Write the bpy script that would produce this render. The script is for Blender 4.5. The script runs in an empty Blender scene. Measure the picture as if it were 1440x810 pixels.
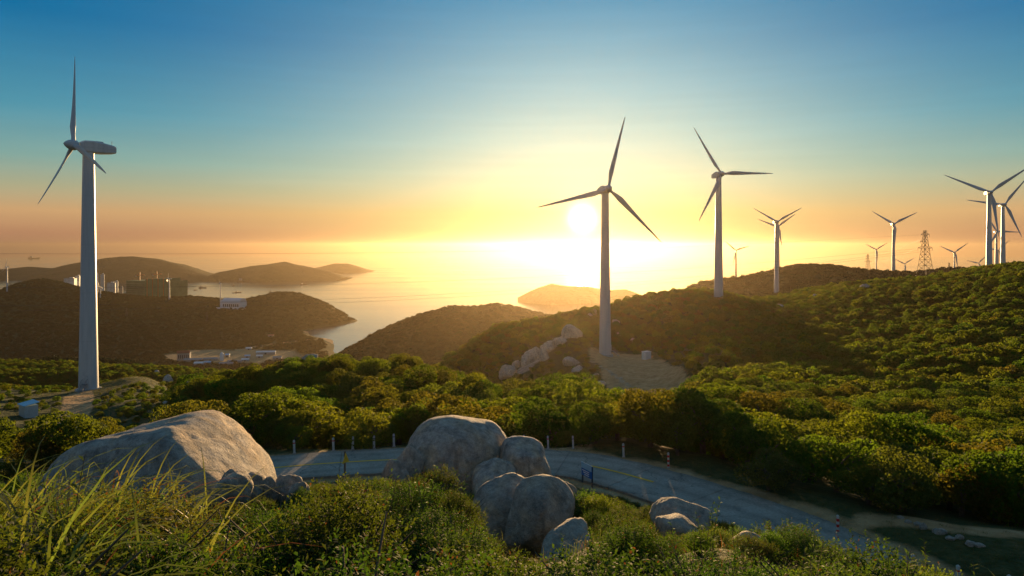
import bpy, bmesh, math, random
import numpy as np
from mathutils import Vector, Matrix, Euler

random.seed(7)
rng = np.random.default_rng(7)
scene = bpy.context.scene
COL = scene.collection
R = math.radians

# ------------------------------------------------------------------ camera
CAMZ = 200.0          # metres above the sea
F = 960.0             # focal length in pixels of the 1440 px wide photograph (24 mm)
HY = 347.0            # picture row of the true horizontal
cam_d = bpy.data.cameras.new('camera')
cam_d.sensor_width = 36.0
cam_d.lens = 24.0
cam_d.shift_y = -(405.0 - HY) / 1440.0
cam_d.clip_start = 0.1
cam_d.clip_end = 90000.0
cam = bpy.data.objects.new('camera', cam_d)
COL.objects.link(cam)
cam.location = (0, 0, CAMZ)
cam.rotation_euler = (R(90), 0, 0)
scene.camera = cam

# ------------------------------------------------------------------ world
def lin(r, g, b):
    def f(c):
        c /= 255.0
        return c / 12.92 if c <= 0.04045 else ((c + 0.055) / 1.055) ** 2.4
    return (f(r), f(g), f(b), 1.0)

SUN_AZ, SUN_EL = R(5.9), R(2.35)
SUN_DIR = Vector((math.sin(SUN_AZ) * math.cos(SUN_EL), math.cos(SUN_AZ) * math.cos(SUN_EL), math.sin(SUN_EL)))
world = bpy.data.worlds.new('World')
scene.world = world
world.use_nodes = True
wn, wl = world.node_tree.nodes, world.node_tree.links
wn.clear()

def WN(t, **kw):
    n = wn.new(t)
    for k, v in kw.items():
        setattr(n, k, v)
    return n

def wmath(op, a, b=None, clamp=False):
    n = WN('ShaderNodeMath', operation=op)
    n.use_clamp = clamp
    for i, v in enumerate((a, b)):
        if v is None:
            continue
        if isinstance(v, (int, float)):
            n.inputs[i].default_value = v
        else:
            wl.new(v, n.inputs[i])
    return n.outputs[0]

tc = WN('ShaderNodeTexCoord')
sep = WN('ShaderNodeSeparateXYZ')
wl.new(tc.outputs['Generated'], sep.inputs[0])
zz = wmath('MAXIMUM', sep.outputs[2], 0.0)

def wramp(stops):
    r = WN('ShaderNodeValToRGB')
    r.color_ramp.interpolation = 'B_SPLINE' if False else 'EASE'
    r.color_ramp.interpolation = 'LINEAR'
    els = r.color_ramp.elements
    for i, (p, c) in enumerate(stops):
        e = els[i] if i < 2 else els.new(p)
        e.position = p
        e.color = lin(*c)
    wl.new(wmath('POWER', zz, 0.5), r.inputs[0])
    return r.outputs[0]

def sq(stops):
    return [(math.sqrt(p), c) for p, c in stops]

far_c = wramp(sq([(0, (140, 104, 92)), (.018, (182, 132, 100)), (.045, (206, 163, 115)), (.075, (172, 172, 138)), (.11, (128, 168, 160)),
                  (.17, (75, 148, 170)), (.277, (0, 110, 160)), (.45, (30, 104, 148)), (1, (78, 114, 144))]))
near_c = wramp(sq([(0, (205, 140, 82)), (.05, (248, 218, 142)), (.09, (236, 236, 190)), (.15, (205, 228, 210)),
                   (.22, (168, 205, 208)), (.34, (95, 158, 190)), (.5, (66, 124, 160)), (1, (78, 114, 144))]))
back_c = wramp(sq([(0, (150, 132, 126)), (.08, (144, 134, 134)), (.18, (116, 128, 140)), (.32, (92, 118, 140)), (.6, (82, 114, 142)), (1, (78, 114, 144))]))  # unseen sky behind and overhead, lightened and neutralised to fill the foreground shade
cb = WN('ShaderNodeCombineXYZ')
wl.new(sep.outputs[0], cb.inputs[0]); wl.new(sep.outputs[1], cb.inputs[1])
nrm = WN('ShaderNodeVectorMath', operation='NORMALIZE'); wl.new(cb.outputs[0], nrm.inputs[0])
dh = WN('ShaderNodeVectorMath', operation='DOT_PRODUCT'); wl.new(nrm.outputs[0], dh.inputs[0])
dh.inputs[1].default_value = (math.sin(SUN_AZ), math.cos(SUN_AZ), 0)
near_f = wmath('POWER', wmath('MAXIMUM', dh.outputs['Value'], 0.0), 14.0)
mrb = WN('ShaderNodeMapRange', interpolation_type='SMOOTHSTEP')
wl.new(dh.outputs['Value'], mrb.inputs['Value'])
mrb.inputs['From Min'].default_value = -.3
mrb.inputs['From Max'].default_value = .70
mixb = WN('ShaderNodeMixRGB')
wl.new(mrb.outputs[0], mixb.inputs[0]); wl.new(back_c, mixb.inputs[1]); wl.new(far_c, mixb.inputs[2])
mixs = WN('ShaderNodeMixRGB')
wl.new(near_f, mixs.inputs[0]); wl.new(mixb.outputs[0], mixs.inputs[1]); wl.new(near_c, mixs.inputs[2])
# the physical dusk sky underneath
nish = WN('ShaderNodeTexSky', sky_type='NISHITA')
nish.sun_disc = False
nish.sun_elevation = SUN_EL
nish.sun_rotation = SUN_AZ
nish.altitude = 200
nish.dust_density = 1.5
mixn = WN('ShaderNodeMixRGB', blend_type='ADD')
mixn.inputs[0].default_value = 0.0006
wl.new(mixs.outputs[0], mixn.inputs[1]); wl.new(nish.outputs[0], mixn.inputs[2])
# faint horizontal streaks of cloud low in the sky
mp = WN('ShaderNodeMapping'); mp.inputs['Scale'].default_value = (3.0, 3.0, 60.0)
wl.new(tc.outputs['Generated'], mp.inputs[0])
nz = WN('ShaderNodeTexNoise'); nz.inputs['Scale'].default_value = 1.3; nz.inputs['Detail'].default_value = 5
wl.new(mp.outputs[0], nz.inputs['Vector'])
mr2 = WN('ShaderNodeMapRange'); wl.new(nz.outputs[0], mr2.inputs[0])
mr2.inputs['From Min'].default_value = .42; mr2.inputs['From Max'].default_value = .72
mr2.inputs['To Min'].default_value = .985; mr2.inputs['To Max'].default_value = 1.025
cl = WN('ShaderNodeMixRGB', blend_type='MULTIPLY'); cl.inputs[0].default_value = 1
wl.new(mixn.outputs[0], cl.inputs[1]); wl.new(mr2.outputs[0], cl.inputs[2])
# the sun's disc and aureole
ds = WN('ShaderNodeVectorMath', operation='DOT_PRODUCT'); wl.new(tc.outputs['Generated'], ds.inputs[0])
ds.inputs[1].default_value = SUN_DIR
ca = wmath('MAXIMUM', ds.outputs['Value'], 0.0)

def glow(prev, power, col, amount):
    n = WN('ShaderNodeMixRGB', blend_type='ADD')
    g = wmath('MULTIPLY', wmath('POWER', ca, power), amount)
    m = WN('ShaderNodeMixRGB', blend_type='MULTIPLY'); m.inputs[0].default_value = 1
    m.inputs[1].default_value = col
    wl.new(g, m.inputs[2])
    n.inputs[0].default_value = 1
    wl.new(prev, n.inputs[1]); wl.new(m.outputs[0], n.inputs[2])
    return n.outputs[0]

c = glow(cl.outputs[0], 9000, (1, .93, .72, 1), 4.0)
c = glow(c, 900, (1, .85, .45, 1), 0.26)
c = glow(c, 70, (1, .78, .34, 1), 0.07)
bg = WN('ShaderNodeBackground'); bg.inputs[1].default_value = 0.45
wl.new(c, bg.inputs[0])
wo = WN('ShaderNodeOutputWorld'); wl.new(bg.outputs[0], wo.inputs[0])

# ------------------------------------------------------------------ sun
sl = bpy.data.lights.new('sun', 'SUN')
sl.energy = 5.0
sl.angle = R(0.6)
sl.color = (1.0, 0.63, 0.28)
so = bpy.data.objects.new('sun', sl)
COL.objects.link(so)
so.rotation_euler = (-SUN_DIR).to_track_quat('-Z', 'Y').to_euler()
so.location = (60, 0, 400)

# ------------------------------------------------------------------ exposure, sampling
scene.render.engine = 'CYCLES'
vs = scene.view_settings
vs.view_transform = 'Standard'; vs.look = 'None'; vs.exposure = 1.15; vs.gamma = 1.0
vs.use_curve_mapping = False
cy = scene.cycles
cy.max_bounces = 6; cy.diffuse_bounces = 3; cy.glossy_bounces = 2; cy.transmission_bounces = 3
cy.volume_bounces = 0; cy.transparent_max_bounces = 4
cy.use_denoising = True
cy.sample_clamp_indirect = 4.0
cy.caustics_reflective = False; cy.caustics_refractive = False

# ------------------------------------------------------------------ helpers
def tag(o, label=None, cat=None, group=None, kind=None):
    if label: o['label'] = label
    if cat: o['category'] = cat
    if group: o['group'] = group
    if kind: o['kind'] = kind
    return o

def empty(name, loc=(0, 0, 0), rz=0.0):
    o = bpy.data.objects.new(name, None)
    o.empty_display_size = 0.3
    COL.objects.link(o)
    o.location = loc
    o.rotation_euler = (0, 0, rz)
    return o

def mesh_np(name, v, faces, mat=None, smooth=False):
    """v (n,3) array; faces (m,k) int array, or a list of tuples"""
    me = bpy.data.meshes.new(name)
    if isinstance(faces, np.ndarray):
        m, k = faces.shape
        me.vertices.add(len(v)); me.vertices.foreach_set('co', np.asarray(v, np.float32).ravel())
        me.loops.add(m * k); me.loops.foreach_set('vertex_index', faces.astype(np.int32).ravel())
        me.polygons.add(m)
        me.polygons.foreach_set('loop_start', np.arange(0, m * k, k, dtype=np.int32))
        me.update(calc_edges=True); me.validate()
    else:
        me.from_pydata([tuple(p) for p in v], [], faces)
        me.update()
    if smooth:
        me.polygons.foreach_set('use_smooth', [True] * len(me.polygons))
    if mat: me.materials.append(mat)
    return me

def obj(name, me, parent=None, loc=(0, 0, 0), rot=None):
    o = bpy.data.objects.new(name, me)
    COL.objects.link(o)
    o.location = loc
    if rot: o.rotation_euler = rot
    if parent: o.parent = parent
    return o

def linkcopy(o, parent):
    c = o.copy(); COL.objects.link(c); c.parent = parent
    return c

class MB:
    """collects simple solids and links them as one mesh object"""
    def __init__(s): s.v = []; s.f = []; s.sm = []
    def add(s, v, f, sm=False):
        b = len(s.v)
        s.v += [tuple(p) for p in v]; s.f += [tuple(i + b for i in q) for q in f]; s.sm += [sm] * len(f)
        return s
    def box(s, c, d, rz=0.0, taper=1.0):
        cx, cy_, cz = c; x, y, z = d[0] / 2, d[1] / 2, d[2] / 2
        ca_, sa = math.cos(rz), math.sin(rz); p = []
        for k in (-1, 1):
            t = taper if k > 0 else 1.0
            for a, b in ((-1, -1), (1, -1), (1, 1), (-1, 1)):
                px, py = a * x * t, b * y * t
                p.append((cx + px * ca_ - py * sa, cy_ + px * sa + py * ca_, cz + k * z))
        return s.add(p, [(3, 2, 1, 0), (4, 5, 6, 7), (0, 1, 5, 4), (1, 2, 6, 5), (2, 3, 7, 6), (3, 0, 4, 7)])
    def tube(s, path, radii, n=8, cap=True, sm=True):
        path = [Vector(p) for p in path]
        if isinstance(radii, (int, float)): radii = [radii] * len(path)
        rings = []; v = []
        up = Vector((0.13, 0.21, 0.97))
        for i, p in enumerate(path):
            t = (path[min(i + 1, len(path) - 1)] - path[max(i - 1, 0)]).normalized()
            if abs(t.dot(up)) > .97: ref = Vector((1, 0, 0))
            else: ref = up
            a = t.cross(ref).normalized(); b = t.cross(a).normalized()
            for k in range(n):
                q = 2 * math.pi * k / n
                v.append(p + (a * math.cos(q) + b * math.sin(q)) * radii[i])
        f = []
        for i in range(len(path) - 1):
            for k in range(n):
                f.append((i * n + k, i * n + (k + 1) % n, (i + 1) * n + (k + 1) % n, (i + 1) * n + k))
        b0 = len(s.v)
        s.add(v, f, sm)
        if cap:
            s.add(v[:n], [tuple(range(n))]); s.add(v[-n:], [tuple(reversed(range(n)))])
        return s
    def lathe(s, prof, n=24, sm=True, cap=True):
        v = []; f = []
        for (r_, z) in prof:
            for k in range(n):
                q = 2 * math.pi * k / n
                v.append((r_ * math.cos(q), r_ * math.sin(q), z))
        for i in range(len(prof) - 1):
            for k in range(n):
                f.append((i * n + k, i * n + (k + 1) % n, (i + 1) * n + (k + 1) % n, (i + 1) * n + k))
        s.add(v, f, sm)
        if cap:
            s.add(v[:n], [tuple(reversed(range(n)))]); s.add(v[-n:], [tuple(range(n))])
        return s
    def loft(s, secs, sm=True):
        n = len(secs[0]); v = [p for q in secs for p in q]; f = []
        for i in range(len(secs) - 1):
            for k in range(n):
                f.append((i * n + k, i * n + (k + 1) % n, (i + 1) * n + (k + 1) % n, (i + 1) * n + k))
        s.add(v, f, sm)
        s.add(secs[0], [tuple(reversed(range(n)))]); s.add(secs[-1], [tuple(range(n))])
        return s
    def mesh(s, name, mat):
        me = bpy.data.meshes.new(name)
        me.from_pydata(s.v, [], s.f)
        me.polygons.foreach_set('use_smooth', s.sm)
        me.update()
        bm = bmesh.new(); bm.from_mesh(me)
        bmesh.ops.recalc_face_normals(bm, faces=bm.faces); bm.to_mesh(me); bm.free()
        me.materials.append(mat)
        return me
    def build(s, name, mat, parent=None, loc=(0, 0, 0), rot=None):
        return obj(name, s.mesh(name, mat), parent, loc, rot)

# smooth value noise on arrays
_tab = rng.random((64, 64, 64)).astype(np.float32)
def vnoise(x, y, z=0.0):
    x, y, z = np.broadcast_arrays(np.asarray(x, float), np.asarray(y, float), np.asarray(z, float))
    xi, yi, zi = np.floor(x).astype(int), np.floor(y).astype(int), np.floor(z).astype(int)
    fx, fy, fz = x - xi, y - yi, z - zi
    fx, fy, fz = [t * t * t * (t * (t * 6 - 15) + 10) for t in (fx, fy, fz)]
    def T(a, b, c_): return _tab[(xi + a) & 63, (yi + b) & 63, (zi + c_) & 63]
    r0 = (T(0, 0, 0) * (1 - fx) + T(1, 0, 0) * fx) * (1 - fy) + (T(0, 1, 0) * (1 - fx) + T(1, 1, 0) * fx) * fy
    r1 = (T(0, 0, 1) * (1 - fx) + T(1, 0, 1) * fx) * (1 - fy) + (T(0, 1, 1) * (1 - fx) + T(1, 1, 1) * fx) * fy
    return (r0 * (1 - fz) + r1 * fz) * 2 - 1
def fbm(x, y, z=0.0, o=4, g=0.5):
    s = 0; a = 1.0; t = 0
    for i in range(o):
        s = s + a * vnoise(np.asarray(x) * 2 ** i + 17 * i, np.asarray(y) * 2 ** i + 31 * i, np.asarray(z) * 2 ** i + 5 * i); t += a; a *= g
    return s / t

def W(px, py, D):
    """the point at depth D that the photograph shows at pixel (px, py), used to survey the place"""
    return Vector(((px - 720) / F * D, D, CAMZ - (py - HY) / F * D))
def proj(x, y, z):
    return 720 + F * x / y, HY - F * (z - CAMZ) / y

# ------------------------------------------------------------------ materials
def new_mat(name):
    m = bpy.data.materials.new(name); m.use_nodes = True
    m.node_tree.nodes.clear()
    return m, m.node_tree.nodes, m.node_tree.links

class NT:
    def __init__(s, name):
        s.m, s.n, s.l = new_mat(name)
        s.out = s.n.new('ShaderNodeOutputMaterial')
    def node(s, t, ins=None, **kw):
        n = s.n.new(t)
        for k, v in kw.items(): setattr(n, k, v)
        for k, v in (ins or {}).items():
            if hasattr(v, 'is_linked') or isinstance(v, bpy.types.NodeSocket): s.l.new(v, n.inputs[k])
            else: n.inputs[k].default_value = v
        return n
    def noise(s, scale, detail=4, rough=.55, vec=None, dist=0.0):
        ins = {'Scale': scale, 'Detail': detail, 'Roughness': rough, 'Distortion': dist}
        if vec is not None: ins['Vector'] = vec
        return s.node('ShaderNodeTexNoise', ins).outputs[0]
    def ramp(s, fac, stops, interp='LINEAR'):
        r = s.node('ShaderNodeValToRGB', {0: fac}); r.color_ramp.interpolation = interp
        for i, (p, c_) in enumerate(stops):
            e = r.color_ramp.elements[i] if i < 2 else r.color_ramp.elements.new(p)
            e.position = p; e.color = (*c_, 1) if len(c_) == 3 else c_
        return r.outputs[0]
    def mix(s, fac, a, b, mode='MIX'):
        cv = lambda q: (*q, 1) if isinstance(q, tuple) and len(q) == 3 else q
        return s.node('ShaderNodeMixRGB', {0: fac, 1: cv(a), 2: cv(b)}, blend_type=mode).outputs[0]
    def math(s, op, a, b=0.0, clamp=False):
        n = s.node('ShaderNodeMath', {0: a, 1: b}, operation=op); n.use_clamp = clamp
        return n.outputs[0]
    def bump(s, h, strength=.4, dist=.05, normal=None):
        ins = {'Height': h, 'Strength': strength, 'Distance': dist}
        if normal is not None: ins['Normal'] = normal
        return s.node('ShaderNodeBump', ins).outputs[0]
    def principled(s, col, rough=.7, normal=None, spec=.4, metal=0.0, **kw):
        cv = (*col, 1) if isinstance(col, tuple) and len(col) == 3 else col
        ins = {'Base Color': cv, 'Roughness': rough, 'Specular IOR Level': spec, 'Metallic': metal}
        if normal is not None: ins['Normal'] = normal
        ins.update(kw)
        p = s.node('ShaderNodeBsdfPrincipled', ins)
        return p.outputs[0]
    def done(s, sh):
        s.l.new(sh, s.out.inputs[0]); return s.m
    def obj_vec(s, scale=(1, 1, 1)):
        t = s.node('ShaderNodeTexCoord').outputs['Object']
        return s.node('ShaderNodeMapping', {0: t, 'Scale': scale}).outputs[0]
    def geo_pos(s): return s.node('ShaderNodeNewGeometry').outputs['Position']

def simple(name, col, rough=.6, var=.15, scale=3.0, spec=.4, metal=0.0, bump=.1, dirt=None):
    t = NT(name); v = t.obj_vec()
    n = t.noise(scale, 5, .6, v)
    a = tuple(c_ * (1 - var) for c_ in col); b = tuple(min(1, c_ * (1 + var)) for c_ in col)
    cc = t.ramp(n, [(.3, a), (.7, b)])
    if dirt:
        d = t.ramp(t.noise(scale * 2.7, 6, .7, v), [(.52, (0, 0, 0)), (.72, (1, 1, 1))])
        cc = t.mix(t.math('MULTIPLY', d, .6), cc, dirt)
    nb = t.bump(t.noise(scale * 6, 4, .6, v), bump, .02)
    return t.done(t.principled(cc, rough, nb, spec, metal))

def leaf_mat(name, dark, light, trans, tfac=.42, rough=.75, spec=.05, tint=.25, brown=0.0):
    t = NT(name)
    g = t.node('ShaderNodeNewGeometry'); oi = t.node('ShaderNodeObjectInfo')
    isl = g.outputs['Random Per Island']; rnd = oi.outputs['Random']
    cc = t.ramp(isl, [(0, dark), (1, light)])
    hv = t.node('ShaderNodeHueSaturation', {'Hue': t.math('ADD', t.math('MULTIPLY', rnd, .06), .475),
                'Saturation': t.math('ADD', t.math('MULTIPLY', t.math('FRACT', t.math('MULTIPLY', rnd, 7.31)), .35), .75),
                'Value': t.math('ADD', t.math('MULTIPLY', t.math('FRACT', t.math('MULTIPLY', rnd, 13.7)), tint * 2), 1 - tint), 'Color': cc}).outputs[0]
    tt = t.mix(t.math('MULTIPLY', isl, .7), (*trans, 1), (*[min(1, q * 1.5) for q in trans], 1))
    tt = t.node('ShaderNodeHueSaturation', {'Hue': t.math('ADD', t.math('MULTIPLY', rnd, .06), .47), 'Color': tt}).outputs[0]
    if brown:
        bf = t.math('LESS_THAN', t.math('FRACT', t.math('MULTIPLY', isl, 37.7)), brown)
        hv = t.mix(bf, hv, (.16, .075, .02)); tt = t.mix(bf, tt, (.35, .13, .03))
    p = t.principled(hv, rough, None, spec)
    tr = t.node('ShaderNodeBsdfTranslucent', {0: tt}).outputs[0]
    ms = t.node('ShaderNodeMixShader', {0: tfac, 1: p, 2: tr}).outputs[0]
    return t.done(ms)

M = {}
M['leaf_a'] = leaf_mat('leaf_evergreen', (.016, .042, .006), (.044, .092, .012), (.14, .20, .010))
M['leaf_b'] = leaf_mat('leaf_olive', (.028, .042, .007), (.066, .088, .014), (.19, .19, .013))
M['leaf_c'] = leaf_mat('leaf_fresh', (.028, .058, .006), (.064, .110, .012), (.20, .26, .012))
M['leaf_near'] = leaf_mat('leaf_glossy', (.008, .026, .006), (.028, .066, .012), (.15, .24, .015), .24, .75, .06, tint=.42, brown=.02)
M['leaf_near2'] = leaf_mat('leaf_glossy_olive', (.014, .030, .006), (.042, .070, .012), (.20, .23, .015), .26, .75, .06, tint=.42, brown=.04)
M['leaf_near3'] = leaf_mat('leaf_bright', (.024, .064, .008), (.060, .125, .016), (.22, .34, .018), .30, .7, .08, tint=.35, brown=.02)
M['leaf_far'] = leaf_mat('leaf_distant', (.016, .030, .013), (.036, .054, .020), (.05, .06, .015), .15, .8, .1)
M['grass'] = leaf_mat('grass_blade', (.045, .078, .014), (.095, .140, .030), (.26, .33, .04), .42, .5, .2, brown=.12)
M['lawn'] = leaf_mat('short_grass', (.025, .042, .010), (.060, .078, .018), (.14, .16, .025), .36, .7, .1, brown=.15)
M['needle'] = leaf_mat('leaf_needle', (.040, .060, .020), (.085, .105, .035), (.18, .19, .04), .40, .5, .3)
M['bark'] = simple('bark', (.11, .085, .06), .9, .35, 6, .2, bump=.5)
M['wood'] = simple('weathered_wood', (.20, .12, .07), .8, .3, 5, .2, bump=.4)

def turbine_paint():
    t = NT('turbine_paint'); v = t.obj_vec((1, 1, .08))
    n = t.noise(1.2, 6, .65, v)
    cc = t.ramp(n, [(.35, (.44, .475, .49)), (.6, (.53, .56, .57))])
    tcn = t.node('ShaderNodeTexCoord').outputs['Object']
    z = t.node('ShaderNodeSeparateXYZ', {0: tcn}).outputs[2]
    fr = t.math('FRACT', t.math('DIVIDE', z, 12.0))
    seam = t.math('LESS_THAN', fr, .006)
    cc = t.mix(t.math('MULTIPLY', seam, .5), cc, (.3, .3, .3))
    return t.done(t.principled(cc, .38, None, .5))
M['turbine'] = turbine_paint()
M['steel'] = simple('galvanised_steel', (.22, .23, .24), .5, .25, 4, .5, .6)
M['darksteel'] = simple('dark_steel', (.06, .06, .065), .55, .25, 4, .4, .4)
M['concrete'] = simple('concrete', (.34, .33, .31), .9, .22, 1.4, .2, bump=.3, dirt=(.16, .14, .12))
M['white'] = simple('white_paint', (.72, .72, .70), .6, .08, 2, .4, dirt=(.4, .37, .33))
M['red'] = simple('red_paint', (.55, .03, .02), .5, .12, 3, .4)
M['blue'] = simple('blue_paint', (.02, .11, .36), .45, .1, 3, .4)
M['lightblue'] = simple('pale_blue_sheet', (.30, .48, .60), .5, .12, 2, .4)
M['yellow'] = simple('yellow_road_paint', (.80, .44, .03), .75, .15, 2.5, .3, dirt=(.4, .28, .12))
M['sheet'] = simple('pale_sheet_metal', (.52, .56, .58), .45, .12, 2, .5, .2)
M['brick'] = simple('brick_red', (.32, .14, .10), .85, .2, 2, .2)
M['green_net'] = simple('green_scaffold_net', (.10, .19, .09), .85, .2, .06, .2)
M['orange'] = simple('orange_steel', (.55, .18, .05), .6, .1, 1, .3)
M['window'] = simple('dark_window', (.06, .07, .08), .15, .1, 1, .6)
M['dirt_bare'] = simple('bare_dirt', (.27, .18, .11), .95, .25, .4, .1, bump=.4)
M['hullred'] = simple('hull_dark', (.08, .06, .06), .6, .2, 2, .3)
M['bunker'] = simple('ship_grey', (.30, .30, .31), .6, .2, 2, .3)

def rock_mat(name, base, warm, lichen=.6, sc=1.0):
    t = NT(name); v = t.obj_vec()
    big = t.noise(.55 * sc, 5, .6, v, .6)
    cc = t.ramp(big, [(.28, tuple(q * .45 for q in base)), (.44, base), (.58, warm), (.74, tuple(min(.8, q * 1.5) for q in base))])
    mid = t.noise(4.2 * sc, 8, .74, v)
    cc = t.mix(.85, cc, t.ramp(mid, [(.32, (.30, .30, .31)), (.46, (.85, .84, .83)), (.56, (1.1, 1.08, 1.05)), (.70, (1.65, 1.6, 1.5))]), 'MULTIPLY')
    # water streaks
    vs_ = t.obj_vec((1.7, 1.7, .22))
    st = t.ramp(t.noise(1.6 * sc, 5, .65, vs_), [(.50, (0, 0, 0)), (.70, (1, 1, 1))])
    cc = t.mix(t.math('MULTIPLY', st, .55), cc, (.075, .072, .068))
    # lichen spots
    vo = t.node('ShaderNodeTexVoronoi', {'Vector': v, 'Scale': 3.4 * sc, 'Randomness': 1.0}).outputs[0]
    ln = t.math('MULTIPLY', t.ramp(vo, [(.10, (1, 1, 1)), (.28, (0, 0, 0))]), t.ramp(t.noise(1.1 * sc, 4, .6, v), [(.52, (0, 0, 0)), (.64, (1, 1, 1))]))
    cc = t.mix(t.math('MULTIPLY', ln, lichen), cc, (.46, .46, .40))
    # dark crystals
    sp = t.ramp(t.noise(42 * sc, 3, .7, v), [(.36, (.35, .35, .35)), (.47, (1, 1, 1)), (.66, (1.2, 1.2, 1.18))])
    cc = t.mix(.55, cc, sp, 'MULTIPLY')
    b = t.bump(t.noise(2.6 * sc, 8, .68, v), .8, .20)
    b = t.bump(t.noise(15 * sc, 6, .75, v), .9, .035, b)
    return t.done(t.principled(cc, .85, b, .25))
M['rock'] = rock_mat('granite', (.40, .365, .32), (.47, .355, .24))
M['rock_dark'] = rock_mat('granite_dark', (.38, .335, .285), (.46, .345, .245), .4)
M['rock_pale'] = rock_mat('granite_pale', (.46, .42, .36), (.50, .42, .33), .2, .45)

def road_mat():
    t = NT('road_concrete'); v = t.geo_pos()
    cc = t.ramp(t.noise(.35, 6, .65, v), [(.3, (.23, .205, .17)), (.7, (.38, .34, .285))])
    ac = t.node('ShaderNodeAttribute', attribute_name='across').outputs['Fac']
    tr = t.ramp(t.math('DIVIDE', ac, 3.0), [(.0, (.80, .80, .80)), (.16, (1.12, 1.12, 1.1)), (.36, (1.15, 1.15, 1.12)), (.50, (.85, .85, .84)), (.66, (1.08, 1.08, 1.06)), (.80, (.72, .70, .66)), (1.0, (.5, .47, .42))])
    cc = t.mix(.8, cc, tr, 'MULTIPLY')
    cc = t.mix(.9, cc, t.ramp(t.noise(7, 8, .75, v), [(.3, (.6, .6, .6)), (.7, (1.25, 1.25, 1.25))]), 'MULTIPLY')
    st = t.ramp(t.noise(1.1, 6, .72, v, 1.6), [(.56, (0, 0, 0)), (.68, (1, 1, 1))])
    cc = t.mix(t.math('MULTIPLY', st, .45), cc, (.42, .39, .34))
    dk = t.ramp(t.noise(.9, 5, .65, v, .6), [(.28, (1, 1, 1)), (.44, (0, 0, 0))])
    cc = t.mix(t.math('MULTIPLY', dk, .5), cc, (.075, .068, .058))
    cv = t.node('ShaderNodeVectorMath', {0: v, 1: t.node('ShaderNodeVectorMath', {0: t.node('ShaderNodeTexNoise', {'Vector': v, 'Scale': .8, 'Detail': 4}).outputs[1], 1: (1.6, 1.6, 1.6)}, operation='MULTIPLY').outputs[0]}, operation='ADD').outputs[0]
    ck = t.ramp(t.node('ShaderNodeTexVoronoi', {'Vector': cv, 'Scale': .22}, feature='DISTANCE_TO_EDGE').outputs[0], [(0, (1, 1, 1)), (.006, (0, 0, 0))])
    cc = t.mix(t.math('MULTIPLY', ck, .7), cc, (.04, .037, .033))
    b = t.bump(t.noise(22, 6, .7, v), .5, .03)
    return t.done(t.principled(cc, .85, b, .2))
M['road'] = road_mat()

def terrain_mat():
    t = NT('terrain'); pos = t.geo_pos()
    at = t.node('ShaderNodeVertexColor', layer_name='mask').outputs[0]
    sp = t.node('ShaderNodeSeparateColor', {0: at})
    n1 = t.noise(.9, 6, .65, pos); n2 = t.noise(.07, 5, .6, pos); n3 = t.noise(.018, 5, .6, pos)
    g = t.ramp(n1, [(.3, (.018, .026, .008)), (.55, (.042, .056, .014)), (.75, (.075, .078, .024))])
    g2 = t.ramp(n3, [(.35, (.030, .044, .012)), (.65, (.062, .070, .022))])
    g = t.mix(.5, g, g2)
    g = t.mix(.6, g, t.ramp(n2, [(.3, (.6, .65, .55)), (.7, (1.3, 1.25, 1.2))]), 'MULTIPLY')
    d = t.ramp(t.noise(.5, 7, .7, pos), [(.28, (.26, .145, .065)), (.5, (.43, .26, .12)), (.72, (.54, .37, .20))])
    gr = t.ramp(t.noise(1.6, 6, .7, pos), [(.3, (.030, .042, .012)), (.55, (.062, .070, .022)), (.75, (.11, .095, .038))])
    edge = t.noise(.45, 6, .7, pos)
    def soft(s_): return t.math('SMOOTH_MIN', t.math('MULTIPLY', t.math('MAXIMUM', t.math('SUBTRACT', t.math('ADD', s_, t.math('MULTIPLY', t.math('SUBTRACT', edge, .5), 1.1)), .32), 0), 3.0), 1.0)
    cc = t.mix(soft(sp.outputs[1]), g, gr)
    cc = t.mix(soft(sp.outputs[0]), cc, d)
    rk = t.ramp(t.noise(.35, 7, .7, pos), [(.3, (.14, .125, .11)), (.5, (.30, .26, .22)), (.7, (.44, .39, .33))])
    cc = t.mix(soft(sp.outputs[2]), cc, rk)
    b = t.bump(t.noise(.10, 7, .62, pos), .9, 4.0)
    b = t.bump(t.noise(2.5, 6, .7, pos), .6, .15, b)
    return t.done(t.principled(cc, .95, b, .15))
M['terrain'] = terrain_mat()

def farhill_mat():
    t = NT('wooded_hill'); pos = t.geo_pos()
    vo = t.node('ShaderNodeTexVoronoi', {'Vector': pos, 'Scale': .07, 'Randomness': 1.0}).outputs[0]
    cc = t.ramp(t.noise(.012, 6, .65, pos), [(.3, (.018, .030, .016)), (.6, (.036, .048, .022)), (.78, (.065, .064, .036))])
    b = t.bump(t.noise(.025, 7, .65, pos), 1.0, 14.0)
    b = t.bump(vo, .8, -6.0, b)
    return t.done(t.principled(cc, .95, b, .1))
M['farhill'] = farhill_mat()

def sea_mat():
    t = NT('sea_water'); pos = t.geo_pos()
    mpn = t.node('ShaderNodeMapping', {0: pos, 'Scale': (.0011, .0042, 1)}).outputs[0]
    n = t.noise(1.0, 6, .62, mpn, .8)
    rg = t.node('ShaderNodeMapRange', {0: n, 1: .35, 2: .68, 3: .07, 4: .15}).outputs[0]
    cc = t.ramp(n, [(.3, (.010, .022, .030)), (.7, (.018, .032, .040))])
    b = t.bump(t.noise(.05, 5, .6, pos), .25, 1.2)
    return t.done(t.principled(cc, rg, b, .5, IOR=1.33))
M['sea'] = sea_mat()

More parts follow.
